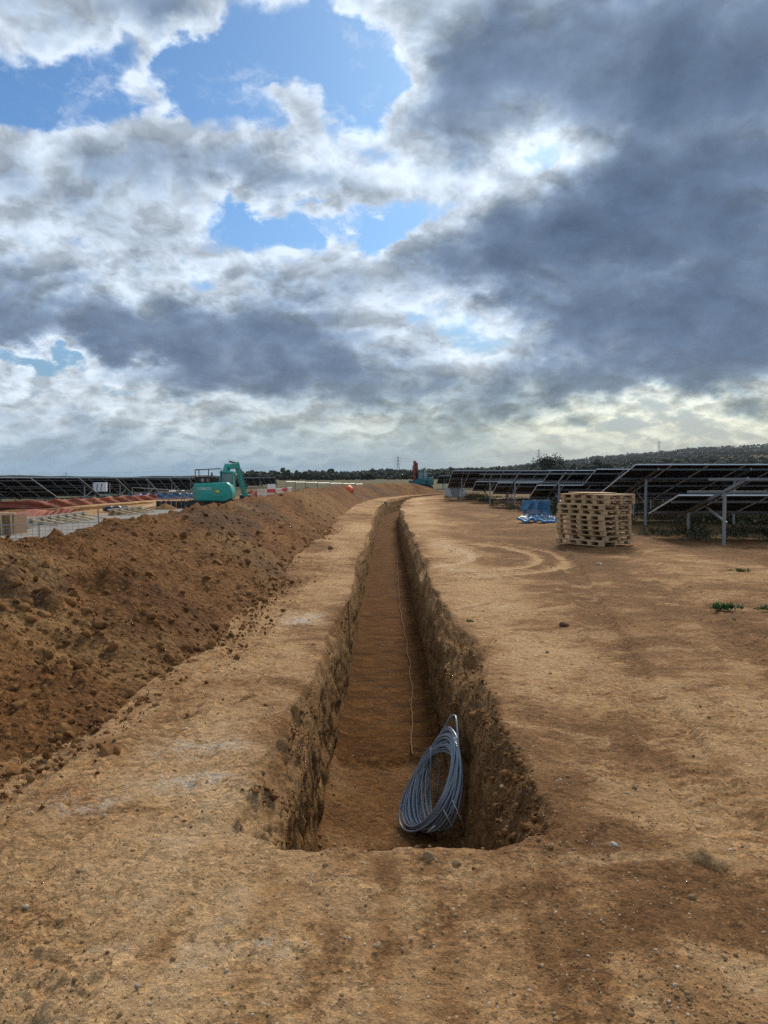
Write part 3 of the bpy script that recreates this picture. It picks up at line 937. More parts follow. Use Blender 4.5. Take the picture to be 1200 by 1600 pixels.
def scatter_mesh(name, pts, sizes, mat, sub=1, seed=0, flat=0.75, rough=0.35, variants=6, tilt=0.5, smooth=False):
    rg = np.random.default_rng(seed)
    allv, allf, alla, off = [], [], [], 0
    which = rg.integers(0, variants, len(pts))
    for k in range(variants):
        idx = np.where(which == k)[0]
        if not len(idx): continue
        v, f = rock_verts(sub, seed * 31 + k, rough, flat)
        Rm = rot_matrices(len(idx), rg, tilt)
        sc = sizes[idx][:, None] * (0.8 + 0.4 * rg.random((len(idx), 3)))
        w = np.einsum('nij,nvj->nvi', Rm, v[None] * sc[:, None, :]) + pts[idx][:, None, :]
        allv.append(w.reshape(-1, 3))
        fo = f[None] + (np.arange(len(idx)) * len(v))[:, None, None] + off
        allf.append(fo.reshape(-1, 3))
        off += len(idx) * len(v)
    return mesh_np(name, np.concatenate(allv), np.concatenate(allf), mat, smooth=smooth)

def rock_material(name, cols, scale=1.2):
    m, N, b = new_mat(name)
    geo = N.new('ShaderNodeNewGeometry')
    rnd = geo.outputs['Random Per Island']
    pos = geo.outputs['Position']
    n = N.noise(pos, 22.0, 6, 0.7)
    c = N.ramp(rnd, [(i / max(1, len(cols) - 1), c_) for i, c_ in enumerate(cols)])
    c = N.mix(N.smooth(n, 0.35, 0.75, 0, 0.6), c, N.mix(1.0, c, (0.55, 0.5, 0.46), 'MULTIPLY'))
    N.put(b.inputs['Base Color'], c)
    b.inputs['Roughness'].default_value = 0.93
    b.inputs['Specular IOR Level'].default_value = 0.15
    bp = N.new('ShaderNodeBump')
    bp.inputs['Strength'].default_value = 0.6
    bp.inputs['Distance'].default_value = 0.03
    N.put(bp.inputs['Height'], N.noise(pos, 40.0, 6, 0.7))
    N.put(b.inputs['Normal'], bp.outputs[0])
    return m
def clod_material():
    m, N, b = new_mat('clod_soil')
    geo = N.new('ShaderNodeNewGeometry')
    pos = geo.outputs['Position']
    rnd = geo.outputs['Random Per Island']
    k = N.math('ADD', N.math('MULTIPLY', N.noise(pos, 0.6, 5, 0.6, 0.5), 0.5), N.math('MULTIPLY', N.noise(N.vec('MULTIPLY', pos, (0.8, 1.0, 1.0)), 3.4, 7, 0.66, 0.7), 0.5))
    nf = N.noise(pos, 24.0, 6, 0.72)
    k = N.math('ADD', k, N.math('MULTIPLY', N.math('SUBTRACT', nf, 0.5), 0.35))
    k = N.math('ADD', k, N.math('MULTIPLY', N.math('SUBTRACT', rnd, 0.5), 0.16))
    c = N.ramp(k, [(0.30, (0.085, 0.039, 0.015)), (0.42, (0.165, 0.076, 0.028)), (0.53, (0.245, 0.119, 0.043)), (0.64, (0.325, 0.170, 0.065)), (0.76, (0.42, 0.25, 0.11))])
    N.put(b.inputs['Base Color'], c)
    b.inputs['Roughness'].default_value = 0.95
    b.inputs['Specular IOR Level'].default_value = 0.12
    bp = N.new('ShaderNodeBump')
    bp.inputs['Strength'].default_value = 0.9
    bp.inputs['Distance'].default_value = 0.04
    N.put(bp.inputs['Height'], N.noise(pos, 32.0, 6, 0.72))
    N.put(b.inputs['Normal'], bp.outputs[0])
    return m
M_CLOD = clod_material()
M_CRUMB = rock_material('soil_crumb', [(0.14, 0.085, 0.045), (0.25, 0.15, 0.075), (0.36, 0.235, 0.12), (0.30, 0.18, 0.09), (0.42, 0.28, 0.15), (0.20, 0.125, 0.065)])
M_PEB = rock_material('flint_and_chalk', [(0.46, 0.35, 0.23), (0.60, 0.49, 0.35), (0.36, 0.25, 0.14), (0.54, 0.37, 0.19), (0.68, 0.60, 0.47), (0.40, 0.30, 0.20)])

HX, HY, HZ = HEAP_PTS
def heap_points(n, rg, y0, y1, top=0.9, power=1.0):
    rows = np.where((HY[:, 0] > y0) & (HY[:, 0] < y1))[0]
    ri = rows[rg.integers(0, len(rows), n)]
    ci = (rg.random(n) ** power * 170).astype(int) + 6
    p = np.stack([HX[ri, ci], HY[ri, ci], HZ[ri, ci]], 1)
    return p

rg = np.random.default_rng(11)
# loose crumbs over the heap: too many and too small to count
pts = heap_points(9000, rg, 2.2, 34, power=1.2)
sz = np.clip(0.0070 * np.exp(rg.normal(0, 0.65, len(pts))), 0.003, 0.045) * (0.8 + pts[:, 1] / 16)
o = obj_mesh('crumbs', scatter_mesh('heap_crumbs', pts, sz, M_CLOD, 1, 3), HEAP)
o['kind'] = 'stuff'
pts = heap_points(2600, rg, 2.4, 22, power=1.5)
lump = fbm(pts[:, 0] * 1.1, pts[:, 1] * 0.8, 2.0, 3, seed=66)
pts = pts[lump > 0.05]
sz = np.clip(0.021 * np.exp(rg.normal(0, 0.6, len(pts))), 0.010, 0.055) * (0.9 + pts[:, 1] / 30)
o = obj_mesh('lumps', scatter_mesh('heap_lumps', pts, sz, M_CLOD, 2, 13, 0.8, 0.5, 10, 0.9), HEAP)
o['kind'] = 'stuff'
# spill at the foot of the bank
n_ = 3000
yy_ = 2.3 + 22 * rg.random(n_) ** 1.6
toe_ = heap_shape(yy_)[0] + trench_centre(yy_)
xx_ = toe_ - 0.16 + rg.normal(0, 0.13, n_) + np.abs(rg.normal(0, 0.10, n_)) + 0.06 * fbm(yy_ * 1.7, 0, 0, 3, seed=77)
pts = np.stack([xx_, yy_, np.full(n_, 0.004) + 0.10 * np.clip((toe_ - 0.16 - xx_) / 0.3, 0, 1)], 1)
sz = np.clip(0.0066 * np.exp(rg.normal(0, 0.65, n_)), 0.003, 0.032) * (0.8 + yy_ / 18)
o = obj_mesh('spilled_crumbs', scatter_mesh('spilled_crumbs', pts, sz, M_CLOD, 1, 23, 0.8, 0.5, 8, 0.9), HEAP)
o['kind'] = 'stuff'
# single clods
CLOD_MESHES = []
for k in range(12):
    v, f = rock_verts(3, 200 + k, 0.45, 0.85, 11)
    # broken, crumbly skin
    v = v * (1 + 0.13 * fbm(v[:, 0] * 3.5, v[:, 1] * 3.5, v[:, 2] * 3.5 + k, 4, 0.65, seed=k))[:, None]
    CLOD_MESHES.append(mesh_np('clod', v, f, M_CLOD, smooth=False))

def heap_surface(x, y):
    i = int(np.argmin(np.abs(HY[:, 0] - y)))
    j = int(np.argmin(np.abs(HX[i] - x)))
    return HZ[i, j]

def heap_pick(px, py):
    """where the sight line through a point of the photograph meets the heap"""
    d = pixel_dir(px, py)
    t = 2.0
    while t < 80:
        p = Vector((0, 0, CAM_H)) + d * t
        if p.z <= max(heap_surface(p.x, p.y), -0.02) and p.x < -1.2:
            return p
        t += 0.03
    return ground_at(px, py)

BIG = [(22, 1208, 24), (30, 1105, 20), (100, 1140, 16), (170, 1125, 20), (235, 965, 15), (215, 968, 9), (140, 1105, 10), (60, 1130, 12),
       (170, 1183, 22), (85, 1085, 9), (255, 1062, 10), (262, 1080, 9), (120, 1160, 13), (8, 1150, 14), (45, 1180, 12), (190, 1100, 12),
       (55, 1085, 10), (150, 1145, 12), (75, 1165, 11), (20, 1075, 12), (340, 880, 9), (70, 885, 9), (395, 905, 6), (205, 1130, 10), (238, 1095, 9),
       (268, 970, 9), (250, 1055, 8), (30, 1240, 10), (62, 1205, 9), (95, 1195, 8), (130, 1195, 8), (5, 1100, 10), (110, 1075, 7)]
clod_i = 0
def add_clod(p, size, seed):
    global clod_i
    r_ = random.Random(seed)
    c = bpy.data.objects.new('clod', CLOD_MESHES[seed % 12])
    c.location = p
    c.scale = (size * r_.uniform(.85, 1.25), size * r_.uniform(.8, 1.1), size * r_.uniform(.75, 1.05))
    c.rotation_euler = (r_.uniform(-.4, .4), r_.uniform(-.4, .4), r_.uniform(0, 6.28))
    link(c, HEAP)
for k, (px, py, s) in enumerate(BIG):
    p = heap_pick(px, py)
    size = s / FPX * p.y * 0.85
    add_clod((p.x, p.y, p.z + size * 0.12), size, k)
pts = heap_points(190, rg, 2.8, 16, power=1.7)
for k, p in enumerate(pts):
    size = 0.022 + 0.035 * rg.random() ** 2 + 0.0012 * p[1]
    add_clod((p[0], p[1], p[2] + size * 0.02), size, 100 + k)

# ------------------------------------------------------------------ pebbles and crumbs on the open ground
gv = np.empty(len(GROUND.data.vertices) * 3, np.float32)
GROUND.data.vertices.foreach_get('co', gv)
gv = gv.reshape(-1, 3)
wa = np.empty(len(gv), np.float32)
GROUND.data.attributes['wall'].data.foreach_get('value', wa)
cand = np.where((gv[:, 1] > 1.9) & (gv[:, 1] < 26) & (np.abs(gv[:, 0]) < 0.62 * gv[:, 1] + 0.3) & (gv[:, 2] > -0.3) & (wa < 0.6))[0]
loose_w = fbm(gv[cand, 0] * 0.75, gv[cand, 1] * 0.45, 3.3, 4, seed=5) + 0.15
right_strip = np.exp(-((gv[cand, 0] - 0.85) / 0.33) ** 2) * (gv[cand, 1] < 4.6) * np.clip(0.55 + fbm(gv[cand, 0] * 2.2, gv[cand, 1] * 2.2, 0.5, 3, seed=55), 0, 1)
wgt = 0.30 + np.clip(loose_w, 0, 1) + 1.1 * right_strip
def pick(n, w):
    w = w * GROUND_AREA[cand]
    p = w / w.sum()
    i = cand[rg.choice(len(cand), n, p=p)]
    q = gv[i].astype(float)
    q[:, 0] += rg.normal(0, 0.008, n)
    q[:, 1] += rg.normal(0, 0.008, n)
    return q
q = pick(5200, 0.5 + 0.5 * wgt)
sz = np.clip(0.0023 * np.exp(rg.normal(0, 0.55, len(q))), 0.0012, 0.011) * (0.75 + q[:, 1] * 0.16)
o = obj_mesh('pebbles', scatter_mesh('pebbles', q, sz, M_PEB, 1, 5))
tag(o, 'scattered pale pebbles and flint chips on the bare soil', 'pebbles', kind='stuff')
q = pick(13000, wgt ** 1.4)
sz = np.clip(0.0025 * np.exp(rg.normal(0, 0.6, len(q))), 0.0015, 0.022) * (0.75 + q[:, 1] * 0.12)
o = obj_mesh('soil_crumbs', scatter_mesh('soil_crumbs', q, sz, M_CRUMB, 1, 6))
tag(o, 'loose brown soil crumbs strewn over the open ground', 'soil crumbs', kind='stuff')
# crumbs on the trench shoulders and floor
cand = np.where((gv[:, 1] > 3.2) & (gv[:, 1] < 16) & (wa > 0.3) & (gv[:, 2] > -0.32))[0]
q = pick(2600, np.ones(len(cand)))
sz = np.clip(0.0062 * np.exp(rg.normal(0, 0.6, len(q))), 0.003, 0.04)
o = obj_mesh('shoulder_crumbs', scatter_mesh('shoulder_crumbs', q, sz, M_CLOD, 1, 8), GROUND)
o['kind'] = 'stuff'
cand = np.where((gv[:, 1] > 4.9) & (gv[:, 1] < 9) & (gv[:, 2] < -0.9))[0]
q = pick(420, np.exp(-((gv[cand, 1] - 5.1) / 0.16) ** 2) * 6 + 0.12)
sz = np.clip(0.009 * np.exp(rg.normal(0, 0.6, len(q))), 0.003, 0.035)
o = obj_mesh('floor_crumbs', scatter_mesh('floor_crumbs', q, sz, M_CRUMB, 1, 9), GROUND)
o['kind'] = 'stuff'

def single_stone(name, px, py, s, col, label, lift=0.3, z=0.0, seed=0):
    m = rock_material('stone_' + str(seed), [col, tuple(c * 0.9 for c in col)])
    v, f = rock_verts(3, 300 + seed, 0.3, 0.75)
    p = ground_at(px, py, z)
    size = s / FPX * p.y
    me = mesh_np(name, v * size, f, m, smooth=True)
    o = obj_mesh(name, me, None, (p.x, p.y, p.z + size * lift))
    o.rotation_euler = (0.2, 0.1, seed * 1.3)
    tag(o, label, 'stone')
single_stone('stone', 671, 1341, 11.5, (0.42, 0.29, 0.16), 'fist-sized tan clod on the near lip of the trench', 0.25, seed=1)
single_stone('stone', 713, 1351, 7, (0.40, 0.27, 0.14), 'small rounded tan clod right of the bigger one on the lip', 0.3, seed=2)
single_stone('stone', 945, 1417, 5.5, (0.52, 0.33, 0.14), 'orange-yellow pebble in the right foreground soil', seed=3)
single_stone('stone', 953, 1460, 4.5, (0.55, 0.52, 0.47), 'whitish pebble just below the orange-yellow pebble', seed=4)
single_stone('stone', 961, 1322, 5.5, (0.70, 0.68, 0.64), 'white chalk lump right of the trench end', seed=5)
single_stone('stone', 516, 858, 5, (0.26, 0.16, 0.09), 'brown clod alone on the strip between heap and trench', 0.4, seed=6)
single_stone('stone', 925, 1385, 4.5, (0.50, 0.38, 0.25), 'beige pebble above the orange-yellow pebble', seed=7)
single_stone('stone', 590, 1479, 6.5, (0.46, 0.34, 0.21), 'flat tan stone in the bottom centre foreground', seed=8)
single_stone('stone', 880, 978, 7, (0.17, 0.10, 0.06), 'dark clod on the pale ground right of the trench', 0.3, seed=9)
single_stone('stone', 937, 883, 4.5, (0.55, 0.44, 0.31), 'pale stone on bare ground in front of the pallets', seed=10)
single_stone('stone', 215, 1542, 5.5, (0.40, 0.36, 0.31), 'grey pebble in the bottom left foreground', seed=11)

# ------------------------------------------------------------------ coil of conduit leaning in the trench
def build_coil():
    root = empty('cable_coil', (0.28, 5.55, FLOOR_Z))
    tag(root, 'loose coil of grey-blue conduit leaning on the right trench wall', 'coil')
    org = Vector(root.location)
    CF = FLOOR_Z - 0.045
    r_ = random.Random(4)
    loops, seg = 30, 44
    pts = []
    ks = []
    for i in range(loops + 1):
        k = 0.80 * (i / loops) ** 1.15
        ks.append((min(1, max(0, k + r_.uniform(-.10, .10))), r_.uniform(-1, 1), r_.uniform(-1, 1), r_.uniform(-1, 1)))
    def frame(k, a, b, c):
        B = Vector((0.160 + 0.25 * k + 0.025 * a, 5.55 - 0.03 * k + 0.04 * b, CF + 0.012 + 0.022 * (1 + a)))
        T = Vector((0.485 + 0.045 * k + 0.022 * c, 5.68 + 0.06 * b + 0.06 * k, CF + 0.53 + 0.20 * k ** 1.2 + 0.045 * b))
        e2 = Vector((-0.092 + 0.025 * k + 0.022 * b, 0.290 + 0.03 * k + 0.035 * c, 0.04 * a))
        return (B + T) / 2, (T - B) / 2, e2
    for i in range(loops):
        A, Bf = frame(*ks[i]), frame(*ks[i + 1])
        for s in range(seg):
            t = s / seg
            w = t * t * (3 - 2 * t)
            C, e1, e2 = [A[j].lerp(Bf[j], w) for j in range(3)]
            th = 2 * math.pi * t - math.pi / 2
            p = C + e1 * math.sin(th) + e2 * math.cos(th)
            p.x = min(p.x, 0.562)
            p.z = max(p.z, CF + 0.012)
            pts.append(p - org)
    # outermost turn springs up above the rest
    A = frame(0.85, .3, .2, .2)
    for s in range(int(seg * 0.72)):
        th = 2 * math.pi * s / seg - math.pi / 2
        rise = 1 + 0.22 * max(0, math.sin(th))
        p = A[0] + A[1] * (math.sin(th) * rise) + A[2] * math.cos(th) * (1 - 0.25 * max(0, math.sin(th)))
        p.x = min(p.x, 0.545)
        p.z = max(p.z, CF + 0.012)
        pts.append(p - org)
    m = MB().tube(pts, 0.0078, 7)
    m.build('conduit', M_PIPE, root, smooth=True)
    # two loose strands hanging across the eye
    for dxx, dyy in ((0.0, 0.05), (0.045, 0.10)):
        a = Vector((0.36 + dxx, 5.78 + dyy, FLOOR_Z + 0.46)) - org
        b = Vector((0.30 + dxx * 2.2, 5.72 + dyy, FLOOR_Z + 0.04)) - org
        mid = (a + b) / 2 + Vector((0.03, 0.02, 0))
        MB().tube([a, mid.lerp(a, .5), mid, mid.lerp(b, .5), b], 0.006, 6).build('loose_strand', M_PIPE, root, smooth=True)
    # white ties
    for (p0, p1) in (((707, 1250), (720, 1280)), ((693, 1265), (706, 1290)), ((680, 1290), (668, 1300))):
        pp = []
        for k in range(7):
            t = k / 6
            v = at_depth(p0[0] + (p1[0] - p0[0]) * t, p0[1] + (p1[1] - p0[1]) * t, 5.235 - 0.02 * math.sin(t * 3.1))
            pp.append(v - org)
        MB().tube(pp, 0.0038, 5).build('tie', M_TIE, root)
    return root
build_coil()

# string line along the trench floor
pts = []
for (px, py) in [(645, 1182), (643, 1130), (644, 1090), (640, 1040), (634, 1000), (626, 960), (623, 925), (621, 880), (620, 850), (620, 825)]:
    p = ground_at(px, py, FLOOR_Z)
    pts.append((p.x, p.y, FLOOR_Z + 0.024))
full = []
for i in range(len(pts) - 1):
    a, b = Vector(pts[i]), Vector(pts[i + 1])
    for s in range(10):
        p = a.lerp(b, s / 10)
        p.x += 0.012 * math.sin(p.y * 5.0) + random.uniform(-.004, .004)
        full.append(p)
o = MB().tube(full, 0.0055, 5).build('string_line', M_STRING)
tag(o, 'thin pale string line lying along the trench floor', 'string')

# ------------------------------------------------------------------ pallets
def pallet_parts():
    L, Wd = 1.2, 1.0
    parts = {}
    parts['deck_board'] = MB().box((0, 0, 0), (L, 0.10, 0.020)).mesh('deck_board', M_WOOD, bevel=0.003, seg=1)
    parts['bearer'] = MB().box((0, 0, 0), (0.10, Wd, 0.018)).mesh('bearer', M_WOOD, bevel=0.003, seg=1)
    parts['block'] = MB().box((0, 0, 0), (0.10, 0.10, 0.062)).mesh('block', M_WOOD, bevel=0.004, seg=1)
    parts['bottom_board'] = MB().box((0, 0, 0), (L, 0.10, 0.018)).mesh('bottom_board', M_WOOD, bevel=0.003, seg=1)
    return parts
PAL = pallet_parts()
PAL_LABELS = ['bottom pallet of the stack, resting on the bare soil', 'second wooden pallet up from the soil in the stack', 'third wooden pallet up from the soil in the stack',
              'fourth wooden pallet up from the soil in the stack', 'fifth wooden pallet up from the soil in the stack', 'fifth wooden pallet down from the top of the stack',
              'fourth wooden pallet down from the top of the stack', 'third wooden pallet down from the top of the stack', 'second wooden pallet down from the top of the stack',
              'topmost wooden pallet of the stack, under the loose sheet']
pal_near = ground_at(943, 855.5)
ang0 = math.atan2(0.78, -0.62)
dL = Vector((math.cos(ang0), math.sin(ang0), 0))
dW = Vector((-dL.y, dL.x, 0)) * -1
pal_c = pal_near + dL * 0.66 + dW * 0.55
prng = random.Random(3)
for k in range(10):
    off = Vector((prng.uniform(-.045, .045), prng.uniform(-.045, .045), 0))
    if k in (8, 9): off += dW * 0.06
    root = empty('pallet', (pal_c.x + off.x, pal_c.y + off.y, 0.015 + k * 0.1185), ang0 + math.pi + prng.uniform(-.035, .035))
    root.scale = (1.1, 1.1, 1.0)
    root.rotation_euler[0] = prng.uniform(-.006, .006)
    root.rotation_euler[1] = prng.uniform(-.006, .006)
    tag(root, PAL_LABELS[k], 'pallet', 'wooden pallets stacked on the bare soil')
    def put(nm, x, y, z, rz=0.0):
        c = bpy.data.objects.new(nm, PAL[nm])
        c.location = (x, y, z)
        c.rotation_euler = (0, 0, rz + prng.uniform(-.008, .008))
        link(c, root)
    for y_ in (-0.45, 0.0, 0.45): put('bottom_board', 0, y_, 0.009)
    for x_ in (-0.55, -0.275, 0, 0.275, 0.55):
        for y_ in (-0.45, 0.0, 0.45): put('block', x_, y_, 0.049)
    for x_ in (-0.55, -0.275, 0, 0.275, 0.55): put('bearer', x_, 0, 0.089)
    for y_ in (-0.45, -0.30, -0.15, 0.0, 0.15, 0.30, 0.45):
        put('deck_board', prng.uniform(-.012, .012), y_ + prng.uniform(-.01, .01), 0.108)
o = MB().box((0, 0, 0), (0.95, 0.6, 0.02)).build('plywood_sheet', M_WOOD, bevel=0.003, loc=(pal_c.x - 0.05, pal_c.y, 0.015 + 10 * 0.1185 + 0.022))
o.rotation_euler = (0.012, 0.012, 0.25)
tag(o, 'loose thin wooden sheet lying on top of the pallet stack', 'wooden sheet')

# ------------------------------------------------------------------ solar tables
def unit_box(name, mat):
    return MB().box((0, 0, 0), (1, 1, 1)).mesh(name, mat)
UB_DARK = unit_box('dark_rafter', plain('dark_rafter_steel', (0.03, 0.034, 0.04), 0.6))  # darker tone of the rafter steel, for the left tables
UB = {'post': unit_box('post', M_GALV), 'rafter': unit_box('rafter', M_DGALV), 'purlin': unit_box('purlin', M_DGALV), 'brace': unit_box('brace', M_GALV)}
PITCH_X, PW = 1.15, 1.134
def panel_mesh(Ls):
    m = MB()
    m.box((0, 0, 0), (PW - 0.02, Ls - 0.02, 0.012), mi=0)
    for s in (-1, 1):
        m.box((s * (PW - 0.03) / 2, 0, -0.014), (0.03, Ls, 0.036), mi=1)
        m.box((0, s * (Ls - 0.03) / 2, -0.014), (PW - 0.062, 0.03, 0.036), mi=1)
    m.box((0, Ls * 0.02, -0.014), (0.30, 0.06, 0.014), mi=0)
    return m.mesh('panel', [M_PANEL, M_ALU])
PANEL_CACHE = {}
def strut(nm, a, b, w, h, root):
    a, b = Vector(a), Vector(b)
    d = b - a
    L = d.length
    d.normalize()
    u = Vector((0, 0, 1)) if abs(d.z) < 0.95 else Vector((0, 1, 0))
    r_ = d.cross(u).normalized()
    u = r_.cross(d)
    c = bpy.data.objects.new(nm, UB[nm])
    M4 = Matrix((r_ * w, d * L, u * h)).transposed().to_4x4()
    M4.translation = (a + b) / 2
    c.matrix_local = M4
    link(c, root)
    return c

def solar_table(label, xa, xb, yh, zh, yl, zl, lower=None, upper=None, zg=0.0, group=None, rz=0.0, bay=3.45, dark=False):
    """a fixed-tilt table from xa to xb: high edge at (yh,zh), low edge at (yl,zl); lower/upper = (x from, x to) of the mounted modules"""
    root = empty('solar_table', (xa, yh, zg), rz)
    tag(root, label, 'solar table', group)
    slope = Vector((0, yl - yh, zl - zh))
    Lt = slope.length
    s = slope / Lt
    n = Vector((0, -s.z, s.y)) if s.y > 0 else Vector((0, s.z, -s.y))
    if n.z < 0: n = -n
    org = Vector((0, 0, zh - zg))
    W_ = xb - xa
    def P(x, q, off=0.0):
        return org + Vector((x, 0, 0)) + s * (Lt * q) + n * off
    Lp = Lt / 2 - 0.012
    key = round(Lp, 2)
    if key not in PANEL_CACHE: PANEL_CACHE[key] = panel_mesh(Lp)
    pm = PANEL_CACHE[key]
    rotm = Matrix((Vector((1, 0, 0)), s * -1, n)).transposed().to_4x4()
    for half, rngx in ((0, upper), (1, lower)):
        if not rngx: continue
        x = rngx[0] - xa + PITCH_X / 2
        while x < rngx[1] - xa + 0.02 - PITCH_X / 2 + 0.5:
            c = bpy.data.objects.new('panel', pm)
            m4 = rotm.copy()
            m4.translation = P(x, 0.25 + 0.5 * half, 0.0)
            c.matrix_local = m4
            link(c, root)
            x += PITCH_X
    for q in (0.10, 0.38, 0.62, 0.90):
        strut('purlin', P(0.02, q, -0.065), P(W_ - 0.02, q, -0.065), 0.05, 0.06, root)
    x = 0.75
    while x < W_:
        rf = strut('rafter', P(x, 0.03, -0.135), P(x, 0.95, -0.135), 0.06, 0.08, root)
        if dark: rf.data = UB_DARK
        t = P(x, 0.30, -0.17); b = Vector((t.x, t.y, -0.15))
        strut('post', b, t, 0.070, 0.055, root)
        t2 = P(x, 0.80, -0.17); b2 = Vector((t2.x, t2.y, -0.15))
        strut('post', b2, t2, 0.062, 0.05, root)
        strut('brace', Vector((t.x + 0.06, t.y, t.z * 0.42)), P(x + 0.06, 0.60, -0.17), 0.045, 0.045, root)
        x += bay
    return root

G_R = 'rows of part-built solar tables right of the trench'
solar_table('nearest solar table at right, only its lower row of panels mounted', 7.30, 15.3, 16.9, 1.72, 21.2, 0.60, lower=(7.3, 15.2), group=G_R, bay=2.55)
solar_table('fully panelled solar table rising behind the pallet stack', 7.85, 17.9, 24.0, 2.0, 28.25, 0.95, lower=(7.85, 17.8), upper=(7.85, 17.8), group=G_R, bay=2.9)
solar_table('third solar table from the front, its left bay without upper panels', 6.55, 20.5, 30.8, 1.92, 35.0, 0.60, lower=(6.55, 20.4), upper=(8.5, 20.4), group=G_R, bay=3.1)
solar_table('fourth solar table from the front, upper panels starting further right', 5.9, 22.0, 37.8, 1.93, 42.0, 0.68, lower=(5.9, 22.0), upper=(8.2, 22.0), group=G_R)
solar_table('fifth solar table from the front, bare rafters above its lower panels', 5.6, 22.0, 44.8, 1.93, 49.0, 0.72, lower=(5.6, 22.0), upper=(13.5, 22.0), group=G_R)
solar_table('sixth solar table, fully panelled, its end nearest the far bend of the trench', 4.6, 22.0, 51.6, 2.02, 56.0, 0.80, lower=(4.6, 22.0), upper=(4.6, 22.0), group=G_R)
solar_table('small far solar table in the gap behind the red digger arm', 7.0, 24.0, 98.0, 1.75, 102.3, 0.7, lower=(7.0, 24.0), upper=(7.0, 24.0), group=G_R)
G_L = 'solar rows along the left horizon'
LL = ['nearest left solar table, cut off by the left picture edge', 'second left solar table, with a thin mast rising above it', 'third left solar table, behind the white cabinet',
      'fourth left solar table, above the blue fence netting', 'fifth left solar table, just left of the teal excavator', 'sixth left solar table, its end hidden by the teal excavator',
      'solar table directly behind the teal excavator', 'solar table just right of the teal excavator arm', 'far solar table above the orange plastic barriers', 'far solar table above the white plastic barriers', 'farthest left solar table before the sand pile']
for k, yy in enumerate([47.6, 55.2, 62.8, 70.6, 78.4, 86.2, 94.0, 106.0, 118.0, 132.0, 150.0]):
    xe = -21.9 + (0.0 if k < 7 else 0.15 * (k - 6))
    n_ = 6 if k < 1 else 7
    zt = 1.56 - 0.012 * k
    solar_table(LL[k], xe - n_ * PITCH_X, xe, yy, zt, yy + 4.25, zt - 1.42, lower=(xe - n_ * PITCH_X, xe - 0.05), upper=(xe - n_ * PITCH_X, xe - 0.05), zg=-0.42, group=G_L, bay=3.6, dark=True)
# ------------------------------------------------------------------ excavators
def text_mesh(body, size, mat, name):
    cu = bpy.data.curves.new('lettering', 'FONT')
    cu.body = body
    cu.size = size
    cu.extrude = 0.004
    cu.align_x = 'CENTER'
    cu.align_y = 'CENTER'
    t = bpy.data.objects.new('tmp', cu)
    COL.objects.link(t)
    dg = bpy.context.evaluated_depsgraph_get()
    me = bpy.data.meshes.new_from_object(t.evaluated_get(dg))
    me.name = name
    bpy.data.objects.remove(t)
    me.materials.clear()
    me.materials.append(mat)
    return me

M_GLASS = plain('dusty_cab_glass', (0.16, 0.24, 0.24), 0.12, 0.0, 0.2, 2.0, spec=0.8)

